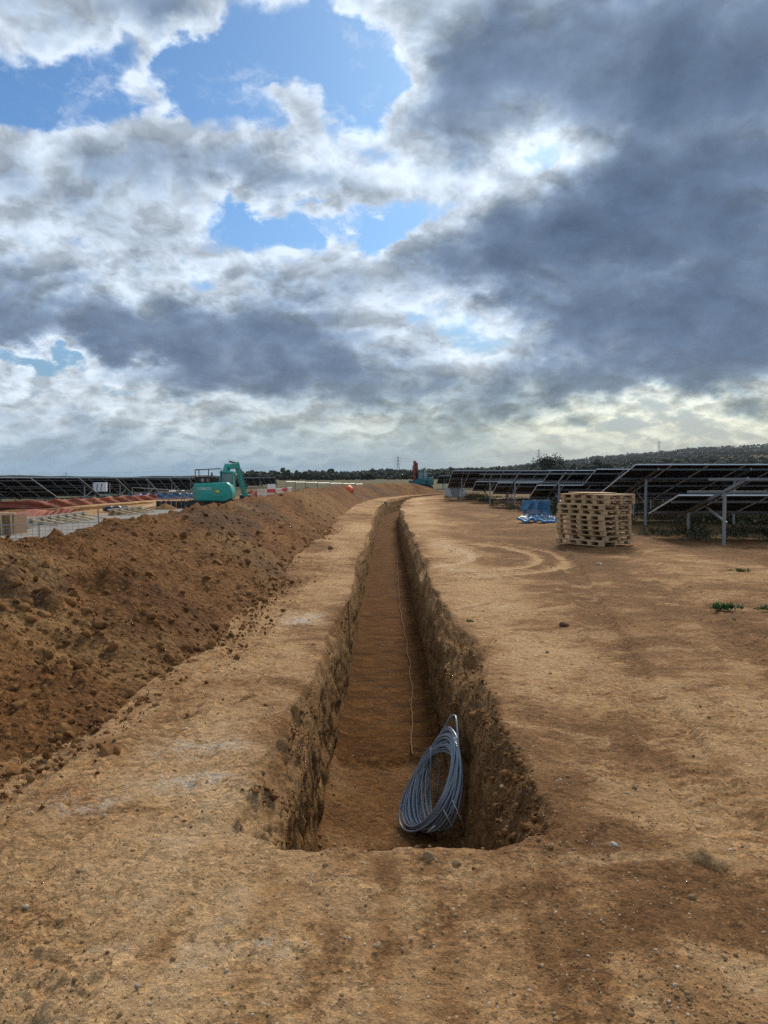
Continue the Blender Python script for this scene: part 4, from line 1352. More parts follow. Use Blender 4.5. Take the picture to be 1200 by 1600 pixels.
def excavator(loc, rz, label, boom, boom_mat, cab_side, track_rz, lettering, body_mat):
    root = empty('excavator', loc, rz)
    tag(root, label, 'excavator')
    # crawler tracks
    for s in (-1, 1):
        m = MB()
        rot = Matrix.Rotation(track_rz, 3, 'Z')
        out = []
        Lh, r_ = 1.15, 0.32
        for k in range(9):
            a = math.pi / 2 - math.pi * k / 8
            out.append((Lh + r_ * math.cos(a), 0.34 + r_ * math.sin(a)))
        for k in range(9):
            a = -math.pi / 2 - math.pi * k / 8
            out.append((-Lh + r_ * math.cos(a), 0.34 + r_ * math.sin(a)))
        m.prism(out, s * 0.85 - 0.22, s * 0.85 + 0.22, 'y')
        # grouser bars
        for k in range(18):
            x = -1.3 + k * 0.153
            for zz in (0.015, 0.675):
                m.box((x, s * 0.85, zz), (0.035, 0.44, 0.03))
        m.v = [tuple(rot @ Vector(v)) for v in m.v]
        tr = m.build('track', M_BLACKM, root)
        for k in range(4):
            w = MB()
            cx = -0.9 + 0.6 * k
            w.prism([(cx + 0.14 * math.cos(a * math.pi / 6), 0.2 + 0.14 * math.sin(a * math.pi / 6)) for a in range(12)], s * 0.85 - 0.245, s * 0.85 + 0.245, 'y')
            w.v = [tuple(rot @ Vector(v)) for v in w.v]
            w.build('roller', M_BLACKM, tr)
    MB().box((0, 0, 0.5), (1.3, 1.1, 0.3), Matrix.Rotation(track_rz, 3, 'Z')).build('car_body', M_BLACKM, root, bevel=0.04)
    # dozer blade
    rot = Matrix.Rotation(track_rz, 3, 'Z')
    m = MB()
    m.prism([(1.85, 0.08), (1.95, 0.06), (1.90, 0.30), (1.97, 0.50), (1.87, 0.48), (1.80, 0.28)], -1.05, 1.05, 'y')
    m.box((1.6, 0.5, 0.3), (0.6, 0.12, 0.12)); m.box((1.6, -0.5, 0.3), (0.6, 0.12, 0.12))
    m.v = [tuple(rot @ Vector(v)) for v in m.v]
    m.build('blade', plain('worn_blue_grey_steel', (0.09, 0.15, 0.22), 0.55, 0.3), root, bevel=0.01)
    # upper structure: rounded counterweight with a chamfered right flank
    prof = [(-1.10, 0.66), (0.75, 0.62), (1.05, 0.80), (1.12, 1.15), (1.0, 1.52), (0.80, 1.72), (-1.06, 1.66), (-1.13, 1.2)]
    cw = MB().prism(prof, -1.35, 0.1, 'y').build('counterweight', body_mat, root, smooth=False, bevel=0.10, seg=3)
    for p in cw.data.polygons: p.use_smooth = True
    # raised panel line and recessed hatch on the rear face
    MB().prism([(0.02, 0.92), (0.62, 0.90), (0.86, 1.12), (0.78, 1.34), (0.30, 1.30), (0.05, 1.12)], -1.362, -1.3, 'y').build('rear_panel', body_mat, root, bevel=0.02)
    MB().box((0, 0.6, 0.98), (1.9, 1.3, 0.5)).build('deck', body_mat, root, bevel=0.05)
    MB().box((-0.45, -0.45, 1.84), (1.2, 1.0, 0.40)).build('engine_hood', M_DARKPL, root, bevel=0.06)
    MB().tube([(-0.2, -0.3, 2.0), (-0.2, -0.3, 2.28)], 0.05, 10).build('exhaust', M_BLACKM, root)
    for xx in (-0.62, -0.3): MB().box((xx, -0.98, 1.84), (0.16, 0.03, 0.18)).build('vent', M_GREYCON, root)
    # handrail
    m = MB()
    rail = [(-1.0, -1.15), (-0.25, -1.15), (0.45, -1.05)]
    for (x, y) in rail + [(-1.0, 0.1)]: m.tube([(x, y, 1.62), (x, y, 2.44)], 0.026, 6)
    m.tube([(-1.0, 0.1, 2.43), (-1.0, -1.15, 2.43), (-0.25, -1.15, 2.46), (0.45, -1.05, 2.5)], 0.026, 6)
    m.tube([(-1.0, 0.1, 2.06), (-1.0, -1.15, 2.06)], 0.02, 6)
    m.build('handrail', M_BLACKM, root)
    # cab
    cx = cab_side
    cab = MB()
    for (x, y) in ((-.34, -.05), (.34, -.05), (-.34, 1.15), (.34, 1.15)): cab.box((cx + x, y, 1.72), (0.08, 0.08, 1.1))
    cab.box((cx, 0.55, 2.30), (0.80, 1.34, 0.10)); cab.box((cx, 0.55, 1.28), (0.78, 1.30, 0.20))
    cb = cab.build('cab', body_mat, root, bevel=0.02)
    MB().box((cx, -0.05, 1.8), (0.60, 0.02, 0.86)).build('window', M_GLASS, cb)
    MB().box((cx, 1.15, 1.8), (0.60, 0.02, 0.86)).build('window', M_GLASS, cb)
    for s in (-1, 1): MB().box((cx + s * 0.34, 0.55, 1.8), (0.02, 1.12, 0.86)).build('window', M_GLASS, cb)
    # boom, dipper, rams and bucket
    p0, p1, p2, p3 = [Vector(p) for p in boom]
    m = MB()
    for (a, b, w, h) in ((p0, p1, 0.24, 0.40), (p1, p2, 0.22, 0.34)):
        m.beam(a, b, w, h)
    bm_ = m.build('boom', boom_mat, root, bevel=0.03)
    MB().tube([p1 + Vector((-0.16, 0, 0)), p1 + Vector((0.16, 0, 0))], 0.2, 12).build('knuckle', boom_mat, root)
    m = MB(); m.beam(p2 + (p2 - p3) * 0.10, p3, 0.19, 0.28); m.build('dipper', boom_mat, root, bevel=0.03)
    MB().tube([p0 + Vector((0, .3, -.1)), p1.lerp(p0, 0.3) + Vector((0, .25, 0))], 0.055, 8).build('boom_ram', M_BLACKM, root, smooth=True)
    MB().tube([p1.lerp(p2, 0.2) + Vector((0, 0, .30)), p2 + (p2 - p3) * 0.09], 0.05, 8).build('dipper_ram', M_BLACKM, root, smooth=True)
    MB().tube([p2.lerp(p3, 0.12) + Vector((.17, .10, 0)), p3.lerp(p2, 0.22) + Vector((.14, .12, 0))], 0.045, 8).build('bucket_ram', M_BLACKM, root, smooth=True)
    b = MB()
    out = [(0, 0.05), (0.25, 0.12), (0.42, -0.10), (0.38, -0.38), (0.10, -0.50), (-0.22, -0.42), (0.02, -0.30), (0.12, -0.12)]
    b.prism([(p3.y + u, p3.z + v) for u, v in out], p3.x - 0.35, p3.x + 0.35, 'x')
    for k in range(4): b.box((p3.x - 0.27 + 0.18 * k, p3.y - 0.27, p3.z - 0.43), (0.06, 0.14, 0.04))
    b.build('bucket', plain('bucket_steel', (0.10, 0.12, 0.14), 0.5, 0.4, dirt=((0.2, 0.12, 0.07), 0.6)), root, bevel=0.01)
    if lettering:
        t = text_mesh('KOBELCO', 0.215, M_WHITE, 'lettering')
        o = obj_mesh('lettering', t, cw, (-0.46, -1.36, 1.36))
        o.rotation_euler = (math.pi / 2, 0, 0)
        o.scale = (0.72, 1, 1)
        MB().prism([(0.15, 1.26), (0.36, 1.27), (0.38, 1.16), (0.26, 1.13), (0.17, 1.17)], -1.372, -1.363, 'y').build('sticker', M_YELLOW, cw)
    return root

exc_p = at_depth(338, 790, 45)
excavator((exc_p.x, 45, -0.43), R(4), 'teal excavator seen from behind on the works beyond the spoil heap',
          [(0.25, 0.3, 1.55), (0.55, 0.9, 2.62), (1.02, 1.7, 2.72), (1.45, 2.05, 0.85)], M_TEAL, 0.62, R(-18), True, M_TEAL)
M_DTEAL = plain('dark_teal_paint', (0.012, 0.12, 0.14), 0.45, 0.0, 0.15, 2.0)
exc2 = at_depth(657, 750, 92)
excavator((exc2.x, 92, -0.05), R(150), 'far excavator with an upright red arm behind the end of the spoil heap',
          [(0.22, 0.3, 1.5), (0.24, 0.7, 3.15), (0.26, 1.05, 3.3), (0.26, 1.15, 0.7)], M_REDM, -0.65, R(30), False, M_DTEAL)

# ------------------------------------------------------------------ works on the left
ZL = -0.42
def sheet(name, outline, z, mat, n=1, thick=0.03):
    m = MB().prism([(p.x, p.y) for p in outline], z - thick, z, 'z')
    return m.build(name, mat)
pad = sheet('gravel_pad', [ground_at(px, py, ZL) for px, py in [(-60, 875), (-60, 838), (20, 826), (75, 818), (150, 806), (240, 796), (322, 792), (322, 800), (250, 830), (140, 868)]], ZL + 0.05, M_GRAVEL, thick=0.2)
pad['kind'] = 'structure'

def timber(root, nm, a, b, w, h, mat=M_TIMBER):
    m = MB().beam(a, b, w, h)
    return m.build(nm, mat, root, bevel=0.004)

# formwork of the slab edges: a long edge board held by raking braces
def formwork(label, pa, pb, n, boardh, mat_board):
    a, b = ground_at(*pa, ZL + 0.05), ground_at(*pb, ZL + 0.05)
    root = empty('formwork', a)
    tag(root, label, 'formwork')
    d = b - a
    up = Vector((0, 0, 1))
    nrm = Vector((d.y, -d.x, 0)).normalized()
    if nrm.y > 0: nrm = -nrm
    timber(root, 'edge_board', up * boardh / 2, d + up * boardh / 2, 0.05, boardh, mat_board)
    timber(root, 'top_rail', up * (boardh + 0.04) - nrm * 0.04, d + up * (boardh + 0.04) - nrm * 0.04, 0.12, 0.07, M_GREYCON)
    for k in range(n):
        t = (k + 0.5 + random.uniform(-.15, .15)) / n
        p = d * t
        top = p + up * (boardh * 0.92) + nrm * 0.05
        side = d.normalized() * random.uniform(0.25, 0.45)
        timber(root, 'brace', top, p + nrm * random.uniform(0.75, 0.95) + side + up * 0.03, 0.22, 0.05)
        timber(root, 'peg', p + nrm * 0.07, p + nrm * 0.07 + up * (boardh + 0.10), 0.05, 0.05)
    return root
formwork('long slab formwork with a row of raking timber braces, left of the gravel', (40, 823), (135, 810), 7, 0.26, M_GREYCON)
formwork('shorter slab formwork with close-set yellow timber braces beside the sheet pile', (170, 806), (222, 800), 5, 0.26, M_PLY)
# plywood shutter at the picture's edge
root = empty('plywood_shutter', ground_at(2, 838, ZL))
tag(root, 'brown plywood shutter box at the left picture edge', 'shutter')
MB().box((-0.15, 0.2, 0.36), (1.0, 0.03, 0.72), Matrix.Rotation(0.12, 3, 'X')).build('face_board', M_PLY, root)
MB().box((0.36, 0.6, 0.36), (0.03, 0.95, 0.72)).build('side_board', M_PLY, root)
for xx in (-.5, -.05, 0.30): MB().box((xx, 0.14, 0.35), (0.06, 0.06, 0.72), Matrix.Rotation(0.12, 3, 'X')).build('stud', M_TIMBER, root)
MB().box((-0.15, 0.2, 0.77), (1.1, 0.12, 0.06)).build('top_board', M_TIMBER, root)
# loose long planks
PL = ['longer pale plank lying behind the braced formwork', 'pale plank lying right of the black sacks', 'darker plank below the pale one right of the black sacks', 'grey plank lying in front of the plywood shutter box']
for k, (a, b) in enumerate([((18, 819), (110, 808)), ((196, 798), (240, 791)), ((200, 801), (240, 796)), ((10, 829), (48, 823))]):
    A, B = ground_at(*a, ZL + 0.09), ground_at(*b, ZL + 0.09)
    o = MB().beam(Vector((0, 0, 0)), B - A, 0.22, 0.07).build('plank', M_TIMBER if k < 2 else M_PLY, None, bevel=0.004, loc=A + Vector((0, 0, 0.02 + 0.01 * k)))
    tag(o, PL[k], 'plank', 'planks left on the gravel pad')
# black sacks
SL = ['leftmost black sack of the heap on the gravel', 'second black sack from the left in the heap', 'middle black sack of the heap on the gravel', 'fourth black sack from the left in the heap', 'rightmost black sack of the heap by the planks']
for k in range(5):
    p = ground_at(168 + 7.5 * k, 799.5 - 0.4 * (k % 2), ZL)
    v, f = rock_verts(3, 500 + k, 0.25, 0.55)
    o = obj_mesh('sack', mesh_np('sack', v * np.array([0.30, 0.24, 0.32 + 0.06 * (k % 3)]), f, M_DARKPL), None, (p.x, p.y, ZL + 0.15))
    tag(o, SL[k], 'sack', 'black sacks heaped by the planks')

# netting fences
def net_fence(name, label, cat, path, h, mat, n=60, sag=0.12, post_mat=M_GALV, every=2.6, z=ZL, lean=0.0, posts=True):
    pts = [ground_at(px, py, z) for px, py in path]
    root = empty(name, pts[0])
    tag(root, label, cat)
    seglen = [0]
    for i in range(1, len(pts)): seglen.append(seglen[-1] + (pts[i] - pts[i - 1]).length)
    tot = seglen[-1]
    def at(t):
        d = t * tot
        for i in range(1, len(pts)):
            if d <= seglen[i] + 1e-6:
                u = (d - seglen[i - 1]) / (seglen[i] - seglen[i - 1])
                return pts[i - 1].lerp(pts[i], u)
        return pts[-1]
    V, F = [], []
    rows = 7
    for i in range(n + 1):
        t = i / n
        p = at(t) - pts[0]
        hh = h * (1 - sag * abs(math.sin(t * tot / every * math.pi)) - 0.12 * random.random())
        for j in range(rows):
            q = j / (rows - 1)
            V.append((p.x + 0.05 * math.sin(t * 60 + j), p.y - lean * (1 - q) + 0.10 * math.sin(t * 43 + j * 1.3), q * hh))
    for i in range(n):
        for j in range(rows - 1):
            a = i * rows + j
            F.append((a, a + rows, a + rows + 1, a + 1))
    me = mesh_np('netting', np.array(V), np.array(F), mat)
    net = obj_mesh('netting', me, root)
    sm = net.modifiers.new('thickness', 'SOLIDIFY'); sm.thickness = 0.006
    if posts:
        k = 0.0
        while k <= tot:
            p = at(k / tot) - pts[0]
            MB().tube([(p.x, p.y + 0.06, -0.1), (p.x, p.y + 0.06, h + 0.12)], 0.02, 6).build('post', post_mat, root)
            k += every
    return root
net_fence('netting_fence', 'sagging orange plastic netting along the far edge of the works', 'fence', [(-30, 797), (60, 795), (130, 790), (190, 785), (245, 781)], 0.60, M_ORANGE, 90, 0.16)
net_fence('netting_fence', 'heaped orange netting slumped on the earth bank at left', 'fence', [(-30, 812), (25, 812), (70, 810), (105, 806), (128, 803)], 0.50, M_ORANGE, 60, 0.25, lean=2.0, posts=False)
net_fence('netting_fence', 'blue netting fence behind the steel frames, left of the excavator', 'fence', [(204, 781), (240, 780), (275, 780), (310, 779)], 0.62, M_BLUEF, 70, 0.15)
net_fence('netting_fence', 'orange netting behind the red and white barriers', 'fence', [(378, 779), (392, 778), (412, 776)], 0.95, M_ORANGE, 30, 0.3)
# red earth bank between netting and slab
def earth_bank(name, label, path, width, h, z=ZL, seed=0, mat=None, top=0.3):
    pts = [ground_at(px, py, z) for px, py in path]
    n = 60
    V = []
    nc = 15
    for i in range(n + 1):
        t = i / n * (len(pts) - 1)
        k = min(int(t), len(pts) - 2)
        p = pts[k].lerp(pts[k + 1], t - k)
        e = min(1, min(i, n - i) / 8)
        for j in range(nc):
            u = j / (nc - 1) * 2 - 1
            zz = h * e * max(0, 1 - abs(u)) ** 0.8 if abs(u) > top else h * e * (1 - top) ** 0.8
            zz += 0.06 * (random.random() - 0.5) * (1 if abs(u) < 0.95 else 0)
            V.append((p.x, p.y + u * width, z - 0.05 + zz))
    me = mesh_np(name, np.array(V), grid_faces(n + 1, nc), mat or M_HEAP)
    float_attr(me, 'grey', np.zeros(len(V))); float_attr(me, 'tan', np.full(len(V), 0.35))
    o = obj_mesh(name, me)
    tag(o, label, 'earth bank')
earth_bank('earth_bank', 'low brown earth bank under the orange netting on the left', [(-40, 803), (60, 801), (130, 797), (200, 791), (250, 786)], 1.5, 0.30)
earth_bank('earth_bank', 'low earth bank in front of the plastic barriers right of the excavator', [(375, 784), (410, 783), (450, 779)], 1.6, 0.25)

# steel frames of temporary fencing
def steel_frame(label, a, b, h, z=ZL, mesh=False, legs=True, r=0.03, group=None):
    A, B = ground_at(*a, z), ground_at(*b, z)
    root = empty('fence_panel', A)
    tag(root, label, 'fence panel', group)
    d = B - A
    up = Vector((0, 0, h))
    MB().tube([(0, 0, 0), up], r, 6).build('post', M_GALV, root)
    MB().tube([d, d + up], r, 6).build('post', M_GALV, root)
    MB().tube([up, d + up], r, 6).build('rail', M_GALV, root)
    if mesh:
        MB().tube([Vector((0, 0, .12)), d + Vector((0, 0, .12))], r, 6).build('rail', M_GALV, root)
        m = MB()
        nx = max(3, int(d.length / 0.16))
        for k in range(1, nx):
            p = d * (k / nx)
            m.beam(p + Vector((0, 0, .12)), p + up, 0.008, 0.008)
        for k in range(1, 4):
            z_ = Vector((0, 0, .12 + (h - .12) * k / 4))
            m.beam(z_, d + z_, 0.008, 0.008)
        m.build('wire_mesh', M_GALV, root)
    if legs:
        MB().tube([up * 0.95, Vector((-0.5, -0.9, 0)) + d * 0], r * 0.9, 6).build('stay', M_GALV, root)
    return root
steel_frame('pale steel frame standing left of the teal excavator, nearest the blue netting', (207, 784), (284, 795), 1.15, legs=False)
steel_frame('leaning steel frame with a stay beside the teal excavator', (264, 795), (288, 793), 1.1)
steel_frame('low wire mesh panel in front of the gravel, at the left picture edge', (-40, 851), (60, 846), 0.55, mesh=True, legs=False, r=0.012)
steel_frame('low wire mesh panel standing in front of the gravel, right of the edge panel', (62, 846), (156, 842), 0.55, mesh=True, legs=False, r=0.012)
steel_frame('low wire mesh panel ending where the spoil heap hides it', (158, 842), (218, 836), 0.55, mesh=True, legs=False, r=0.012)
p = ground_at(156, 842, ZL)
o = MB().tube([(0, 0, 0), (-0.05, 0, 1.0)], 0.022, 6).build('stake', M_GALV, None, loc=p)
tag(o, 'single dark steel stake rising above the low wire mesh', 'stake')
# far temporary fence between the sand pile and the bend
FL_ = ['temporary fence panel just right of the plastic barriers', 'temporary fence panel left of the sand pile', 'temporary fence panel behind the sand pile', 'temporary fence panel right of the sand pile', 'temporary fence panel left of the orange bundle', 'temporary fence panel behind the orange bundle', 'temporary fence panel right of the orange bundle']
xs = [447, 462, 478, 497, 516, 536, 556, 576]
for k in range(7):
    steel_frame(FL_[k], (xs[k], 776 - 0.6 * k), (xs[k + 1] - 1, 775.4 - 0.6 * k), 1.35 - 0.05 * k, z=-0.2, mesh=True, legs=False, r=0.025, group='temporary fence panels left of the bend')
# low dark sheet-pile wall
root = empty('sheet_pile_wall', ground_at(244, 796, ZL))
tag(root, 'dark grey steel sheet wall beside the excavator', 'retaining wall')
for k in range(7):
    MB().prism([(0, 0), (0.10, 0.09), (0.22, 0.09), (0.30, 0), (0.29, -0.02), (0.21, 0.06), (0.11, 0.06), (0.02, -0.02)], 0, 0.52, 'z').build('pile', plain('dark_steel', (0.045, 0.05, 0.055), 0.6, 0.4), root, loc=(0.30 * k, 0.05 * k, 0))
# cabinet on legs
cp = ground_at(158, 785, ZL)
root = empty('inverter_cabinet', cp)
tag(root, 'white electrical cabinet on a two-legged steel stand before the left panels', 'cabinet')
sc_ = cp.y / FPX
def U(px, py): return ((px - 158) * sc_, (785 - py) * sc_)
for xx in (145.5, 172):
    x_, _ = U(xx, 0)
    MB().tube([(x_, 0, 0), (x_, 0, U(0, 755)[1])], 0.045, 6).build('leg', M_GALV, root)
x0, z0 = U(145, 773.5); x1, _ = U(172, 0)
MB().beam((x0, -0.08, z0), (x1, -0.08, z0), 0.10, 0.14).build('cross_rail', M_ALU, root)
a, b = U(148, 768), U(168, 754)
MB().box(((a[0] + b[0]) / 2, -0.1, (a[1] + b[1]) / 2), (b[0] - a[0], 0.3, b[1] - a[1])).build('box', M_WHITE, root, bevel=0.02)
for q in (0.30, 0.62):
    MB().box((a[0] + (b[0] - a[0]) * q, -0.256, (a[1] + b[1]) / 2), (0.05, 0.012, (b[1] - a[1]) * 0.8), Matrix.Rotation(0.15, 3, 'Y')).build('dark_mark', M_DARKPL, root)  # narrow dark marks across the cabinet front
cp2 = ground_at(424, 776, ZL)
root = empty('inverter_cabinet', cp2)
tag(root, 'small far white cabinet above the plastic barriers', 'cabinet')
MB().box((0, 0, 1.0), (0.75, 0.3, 0.55)).build('box', M_WHITE, root, bevel=0.02)
for s in (-.3, .3): MB().tube([(s, 0, 0), (s, 0, 0.75)], 0.04, 6).build('leg', M_GALV, root)

# plastic barriers
def barrier(label, a, b, mat, z=-0.4):
    A, B = ground_at(*a, z), ground_at(*b, z)
    root = empty('plastic_barrier', A)
    tag(root, label, 'barrier', 'plastic barriers right of the excavator')
    d = B - A
    L = d.length
    root.rotation_euler = (0, 0, math.atan2(d.y, d.x))
    h = 1.0
    MB().box((L / 2, 0, h - 0.06), (L, 0.06, 0.12)).build('top_rail', mat, root, bevel=0.01)
    MB().box((L / 2, 0, 0.22), (L, 0.06, 0.10)).build('bottom_rail', mat, root, bevel=0.01)
    MB().box((L / 2, 0, 0.60), (L, 0.05, 0.16)).build('panel', M_BARW if mat is M_PINK else mat, root, bevel=0.01)
    n = 9
    for k in range(n + 1):
        MB().box((0.03 + (L - 0.06) * k / n, 0, 0.58), (0.05, 0.045, 0.80)).build('bar', mat, root)
    for x in (0.15, L - 0.15): MB().box((x, 0, 0.09), (0.10, 0.5, 0.16)).build('foot', M_BLACKM, root, bevel=0.01)
BX = [(402, 784, 417, 784), (417, 783, 430, 782.5), (430, 782, 440, 781), (440, 780.5, 449, 779), (449, 778.6, 456, 777)]
BL = ['leftmost white barred barrier right of the excavator', 'second barrier from the left, red with pale panel', 'third barrier from the left, whitish', 'fourth barrier from the left, red', 'white end barrier next to the temporary fence']
for k, (a, b, c_, d_) in enumerate(BX):
    barrier(BL[k], (a, b), (c_, d_), M_PINK if k in (1, 3) else M_BARW)
# pile of sand
def cone_heap(name, label, c, rad, h, mat, seed, attrs=(0, 1.0)):
    n, m_ = 26, 40
    V = []
    for i in range(n + 1):
        rr = i / n
        for j in range(m_):
            a = 2 * math.pi * j / m_
            k = 1 + 0.12 * float(vnoise(math.cos(a) * 2, math.sin(a) * 2, seed))
            zz = h * (1 - rr ** 1.15) - 0.03 + 0.05 * h * float(vnoise(rr * 7 * math.cos(a), rr * 7 * math.sin(a), seed + 3.0))
            V.append((rad * rr * k * math.cos(a), rad * rr * k * math.sin(a), zz))
    F = []
    for i in range(n):
        for j in range(m_):
            F.append((i * m_ + j, (i + 1) * m_ + j, (i + 1) * m_ + (j + 1) % m_, i * m_ + (j + 1) % m_))
    me = mesh_np(name, np.array(V), np.array(F), mat)
    float_attr(me, 'grey', np.full(len(V), attrs[0])); float_attr(me, 'tan', np.full(len(V), attrs[1]))
    o = obj_mesh(name, me, None, c)
    tag(o, label, 'heap')
    return o
sp = ground_at(480, 777.5, -0.2)
cone_heap('sand_pile', 'small cone of tan sand beside the far temporary fence', sp, 1.35, 1.0, M_HEAP, 3)
sp = ground_at(258, 797, ZL)
cone_heap('sand_pile', 'low yellowish mound of earth at the end of the formwork', sp, 0.9, 0.45, M_HEAP, 5)
# orange bundle on the crest of the heap
ob = heap_pick(547, 768)
v, f = rock_verts(3, 611, 0.7, 0.8, 12)
v = v * (1 + 0.28 * fbm(v[:, 0] * 4, v[:, 1] * 4, v[:, 2] * 4, 3, 0.6, seed=612))[:, None]
o = obj_mesh('netting_bundle', mesh_np('netting_bundle', v * np.array([0.34, 0.3, 0.34]) * (ob.y / 42.0), f, plain('orange_plastic', (0.75, 0.10, 0.035), 0.5), smooth=False), None, (ob.x, ob.y, ob.z + 0.10))
tag(o, 'crumpled bright orange bundle on the crest of the spoil heap', 'bundle')

# ------------------------------------------------------------------ blue netting by the pallets
def draped_net():
    base = ground_at(842, 817)
    root = empty('blue_netting', base)
    tag(root, 'blue plastic netting draped from the solar table to the soil, left of the pallets', 'netting')
    nx, ny_ = 34, 30
    V = []
    for j in range(ny_ + 1):
        q = j / ny_
        for i in range(nx + 1):
            p = i / nx
            if q < 0.5:                      # hanging part
                t = q / 0.5
                x = 0.10 + p * 1.0 + 0.02 * math.sin(9 * t)
                y = 0.95 - 0.10 * t
                z = 0.72 * (1 - t) + 0.05
            else:                            # spread over the ground
                t = (q - 0.5) / 0.5
                x = -0.32 * t + 0.10 + p * (1.0 + 0.35 * t)
                y = 0.85 - 1.05 * t
                z = 0.05 + 0.20 * (1 - t) * t
            z += 0.12 * float(vnoise(p * 7, q * 9, 1.5)) * (0.3 + q) + 0.09 * abs(math.sin(p * 13 + q * 4)) * (q > 0.45)
            y += 0.16 * float(vnoise(p * 6, q * 4, 7.5)) + 0.06 * math.sin(p * 22)
            x += 0.10 * float(vnoise(q * 5, p * 3, 2.5))
            V.append((x - 0.5, y, max(0.02, z)))
    me = mesh_np('netting', np.array(V), grid_faces(ny_ + 1, nx + 1), M_BLUE)
    o = obj_mesh('netting', me, root)
    sm = o.modifiers.new('thickness', 'SOLIDIFY'); sm.thickness = 0.004
    m = MB().tube([(V[i][0], V[i][1], V[i][2] + 0.03) for i in range(ny_ * (nx + 1), (ny_ + 1) * (nx + 1))], 0.045, 7)
    m.build('rolled_edge', plain('blue_plastic', (0.04, 0.22, 0.46), 0.45), root, smooth=True)
draped_net()
# grey slabs leaning at the end of the far table
GL = ['grey board leaning at the end of the sixth solar table', 'second grey board leaning against the first at the sixth solar table']
for k in range(2):
    p = ground_at(707 + 9 * k, 778, 0)
    o = MB().box((0, 0, 0.42), (1.1, 0.06, 0.9), Matrix.Rotation(R(-28), 3, 'X') @ Matrix.Rotation(R(14 - 30 * k), 3, 'Y')).build('board', M_GREYCON, None, loc=(p.x, p.y, 0.02))
    tag(o, GL[k], 'board')

# ------------------------------------------------------------------ weeds
def leaf_mat(name, a, b):
    m, N, bs = new_mat(name)
    geo = N.new('ShaderNodeNewGeometry')
    N.put(bs.inputs['Base Color'], N.ramp(geo.outputs['Random Per Island'], [(0.0, a), (0.6, b), (0.85, tuple(x * 1.4 for x in b)), (1.0, (0.20, 0.16, 0.09))]))
    bs.inputs['Roughness'].default_value = 0.7
    bs.inputs['Specular IOR Level'].default_value = 0.2
    return m
M_WEED = leaf_mat('weed_leaves', (0.045, 0.056, 0.030), (0.105, 0.110, 0.060))
M_GRASS = leaf_mat('grass_blades', (0.035, 0.085, 0.020), (0.065, 0.13, 0.035))

def blades(centres, n_each, rad, h, wd, rg, droop=0.5):
    V, F = [], []
    for (cx, cy, cz, s) in centres:
        for _ in range(max(3, int(n_each * s))):
            a, rr = rg.random() * 6.283, rad * s * math.sqrt(rg.random())
            x, y = cx + rr * math.cos(a), cy + rr * math.sin(a)
            hh = h * s * (0.4 + 0.8 * rg.random())
            b = rg.random() * 6.283
            lean = droop * hh * rg.random()
            dx_, dy_ = math.cos(b) * lean, math.sin(b) * lean
            w = wd * (0.6 + 0.8 * rg.random())
            ox, oy = -math.sin(b) * w, math.cos(b) * w
            n = len(V)
            z0_ = cz + (rg.random() * 0.5 * hh)
            V += [(x - ox * .5, y - oy * .5, z0_), (x + ox * .5, y + oy * .5, z0_), (x + dx_ * .5 + ox, y + dy_ * .5 + oy, z0_ + hh * .45), (x + dx_, y + dy_, z0_ + hh * .7), (x + dx_ * .5 - ox, y + dy_ * .5 - oy, z0_ + hh * .45)]
            F.append((n, n + 1, n + 2, n + 3, n + 4))
    return np.array(V), np.array(F)
wrg = np.random.default_rng(21)
cent = []
for (xa, xb, ya, yb, n, s) in [(8.0, 13.5, 19.4, 22.3, 95, 1.0), (6.9, 9.2, 20.0, 22.0, 26, 0.7), (7.6, 16, 25.5, 29.0, 110, 1.0), (6.2, 16, 32, 36, 110, 1.1), (5.8, 16, 39, 43, 90, 1.1), (5.4, 18, 46, 50, 80, 1.1), (4.2, 18, 53, 60, 90, 1.2), (9.5, 14, 18.2, 19.2, 12, 0.6)]:
    for _ in range(int(n * 0.62)):
        cent.append((xa + (xb - xa) * wrg.random(), ya + (yb - ya) * wrg.random(), 0.0, s * (0.4 + 0.9 * wrg.random() ** 1.5)))
V, F = blades(cent, 90, 0.36, 0.24, 0.011, wrg, 0.9)
o = obj_mesh('weeds', mesh_np('weeds', V, F, M_WEED, smooth=False))
tag(o, 'dull green weeds growing under the solar tables', 'weeds', kind='stuff')
for k, (px, py, s, lb) in enumerate([(1157, 894, 1.0, 'low tuft of green weed at the right edge, nearer the panels'), (1132, 953, 1.1, 'flat green weed tuft lower at the right edge'), (1195, 953, 0.7, 'green weed cut by the right picture edge'), (735, 972, 0.3, 'tiny dark tuft on the pale ground by the trench')]):
    p = ground_at(px, py)
    V, F = blades([(wrg.normal(0, 0.06 * s), wrg.normal(0, 0.03 * s), 0, s * (.5 + .5 * wrg.random())) for _ in range(9)], 30, 0.08, 0.085, 0.008, wrg, 1.2)
    o = obj_mesh('weed_tuft', mesh_np('weed_tuft', V, F, M_GRASS, smooth=False), None, p)
    tag(o, lb, 'weed')

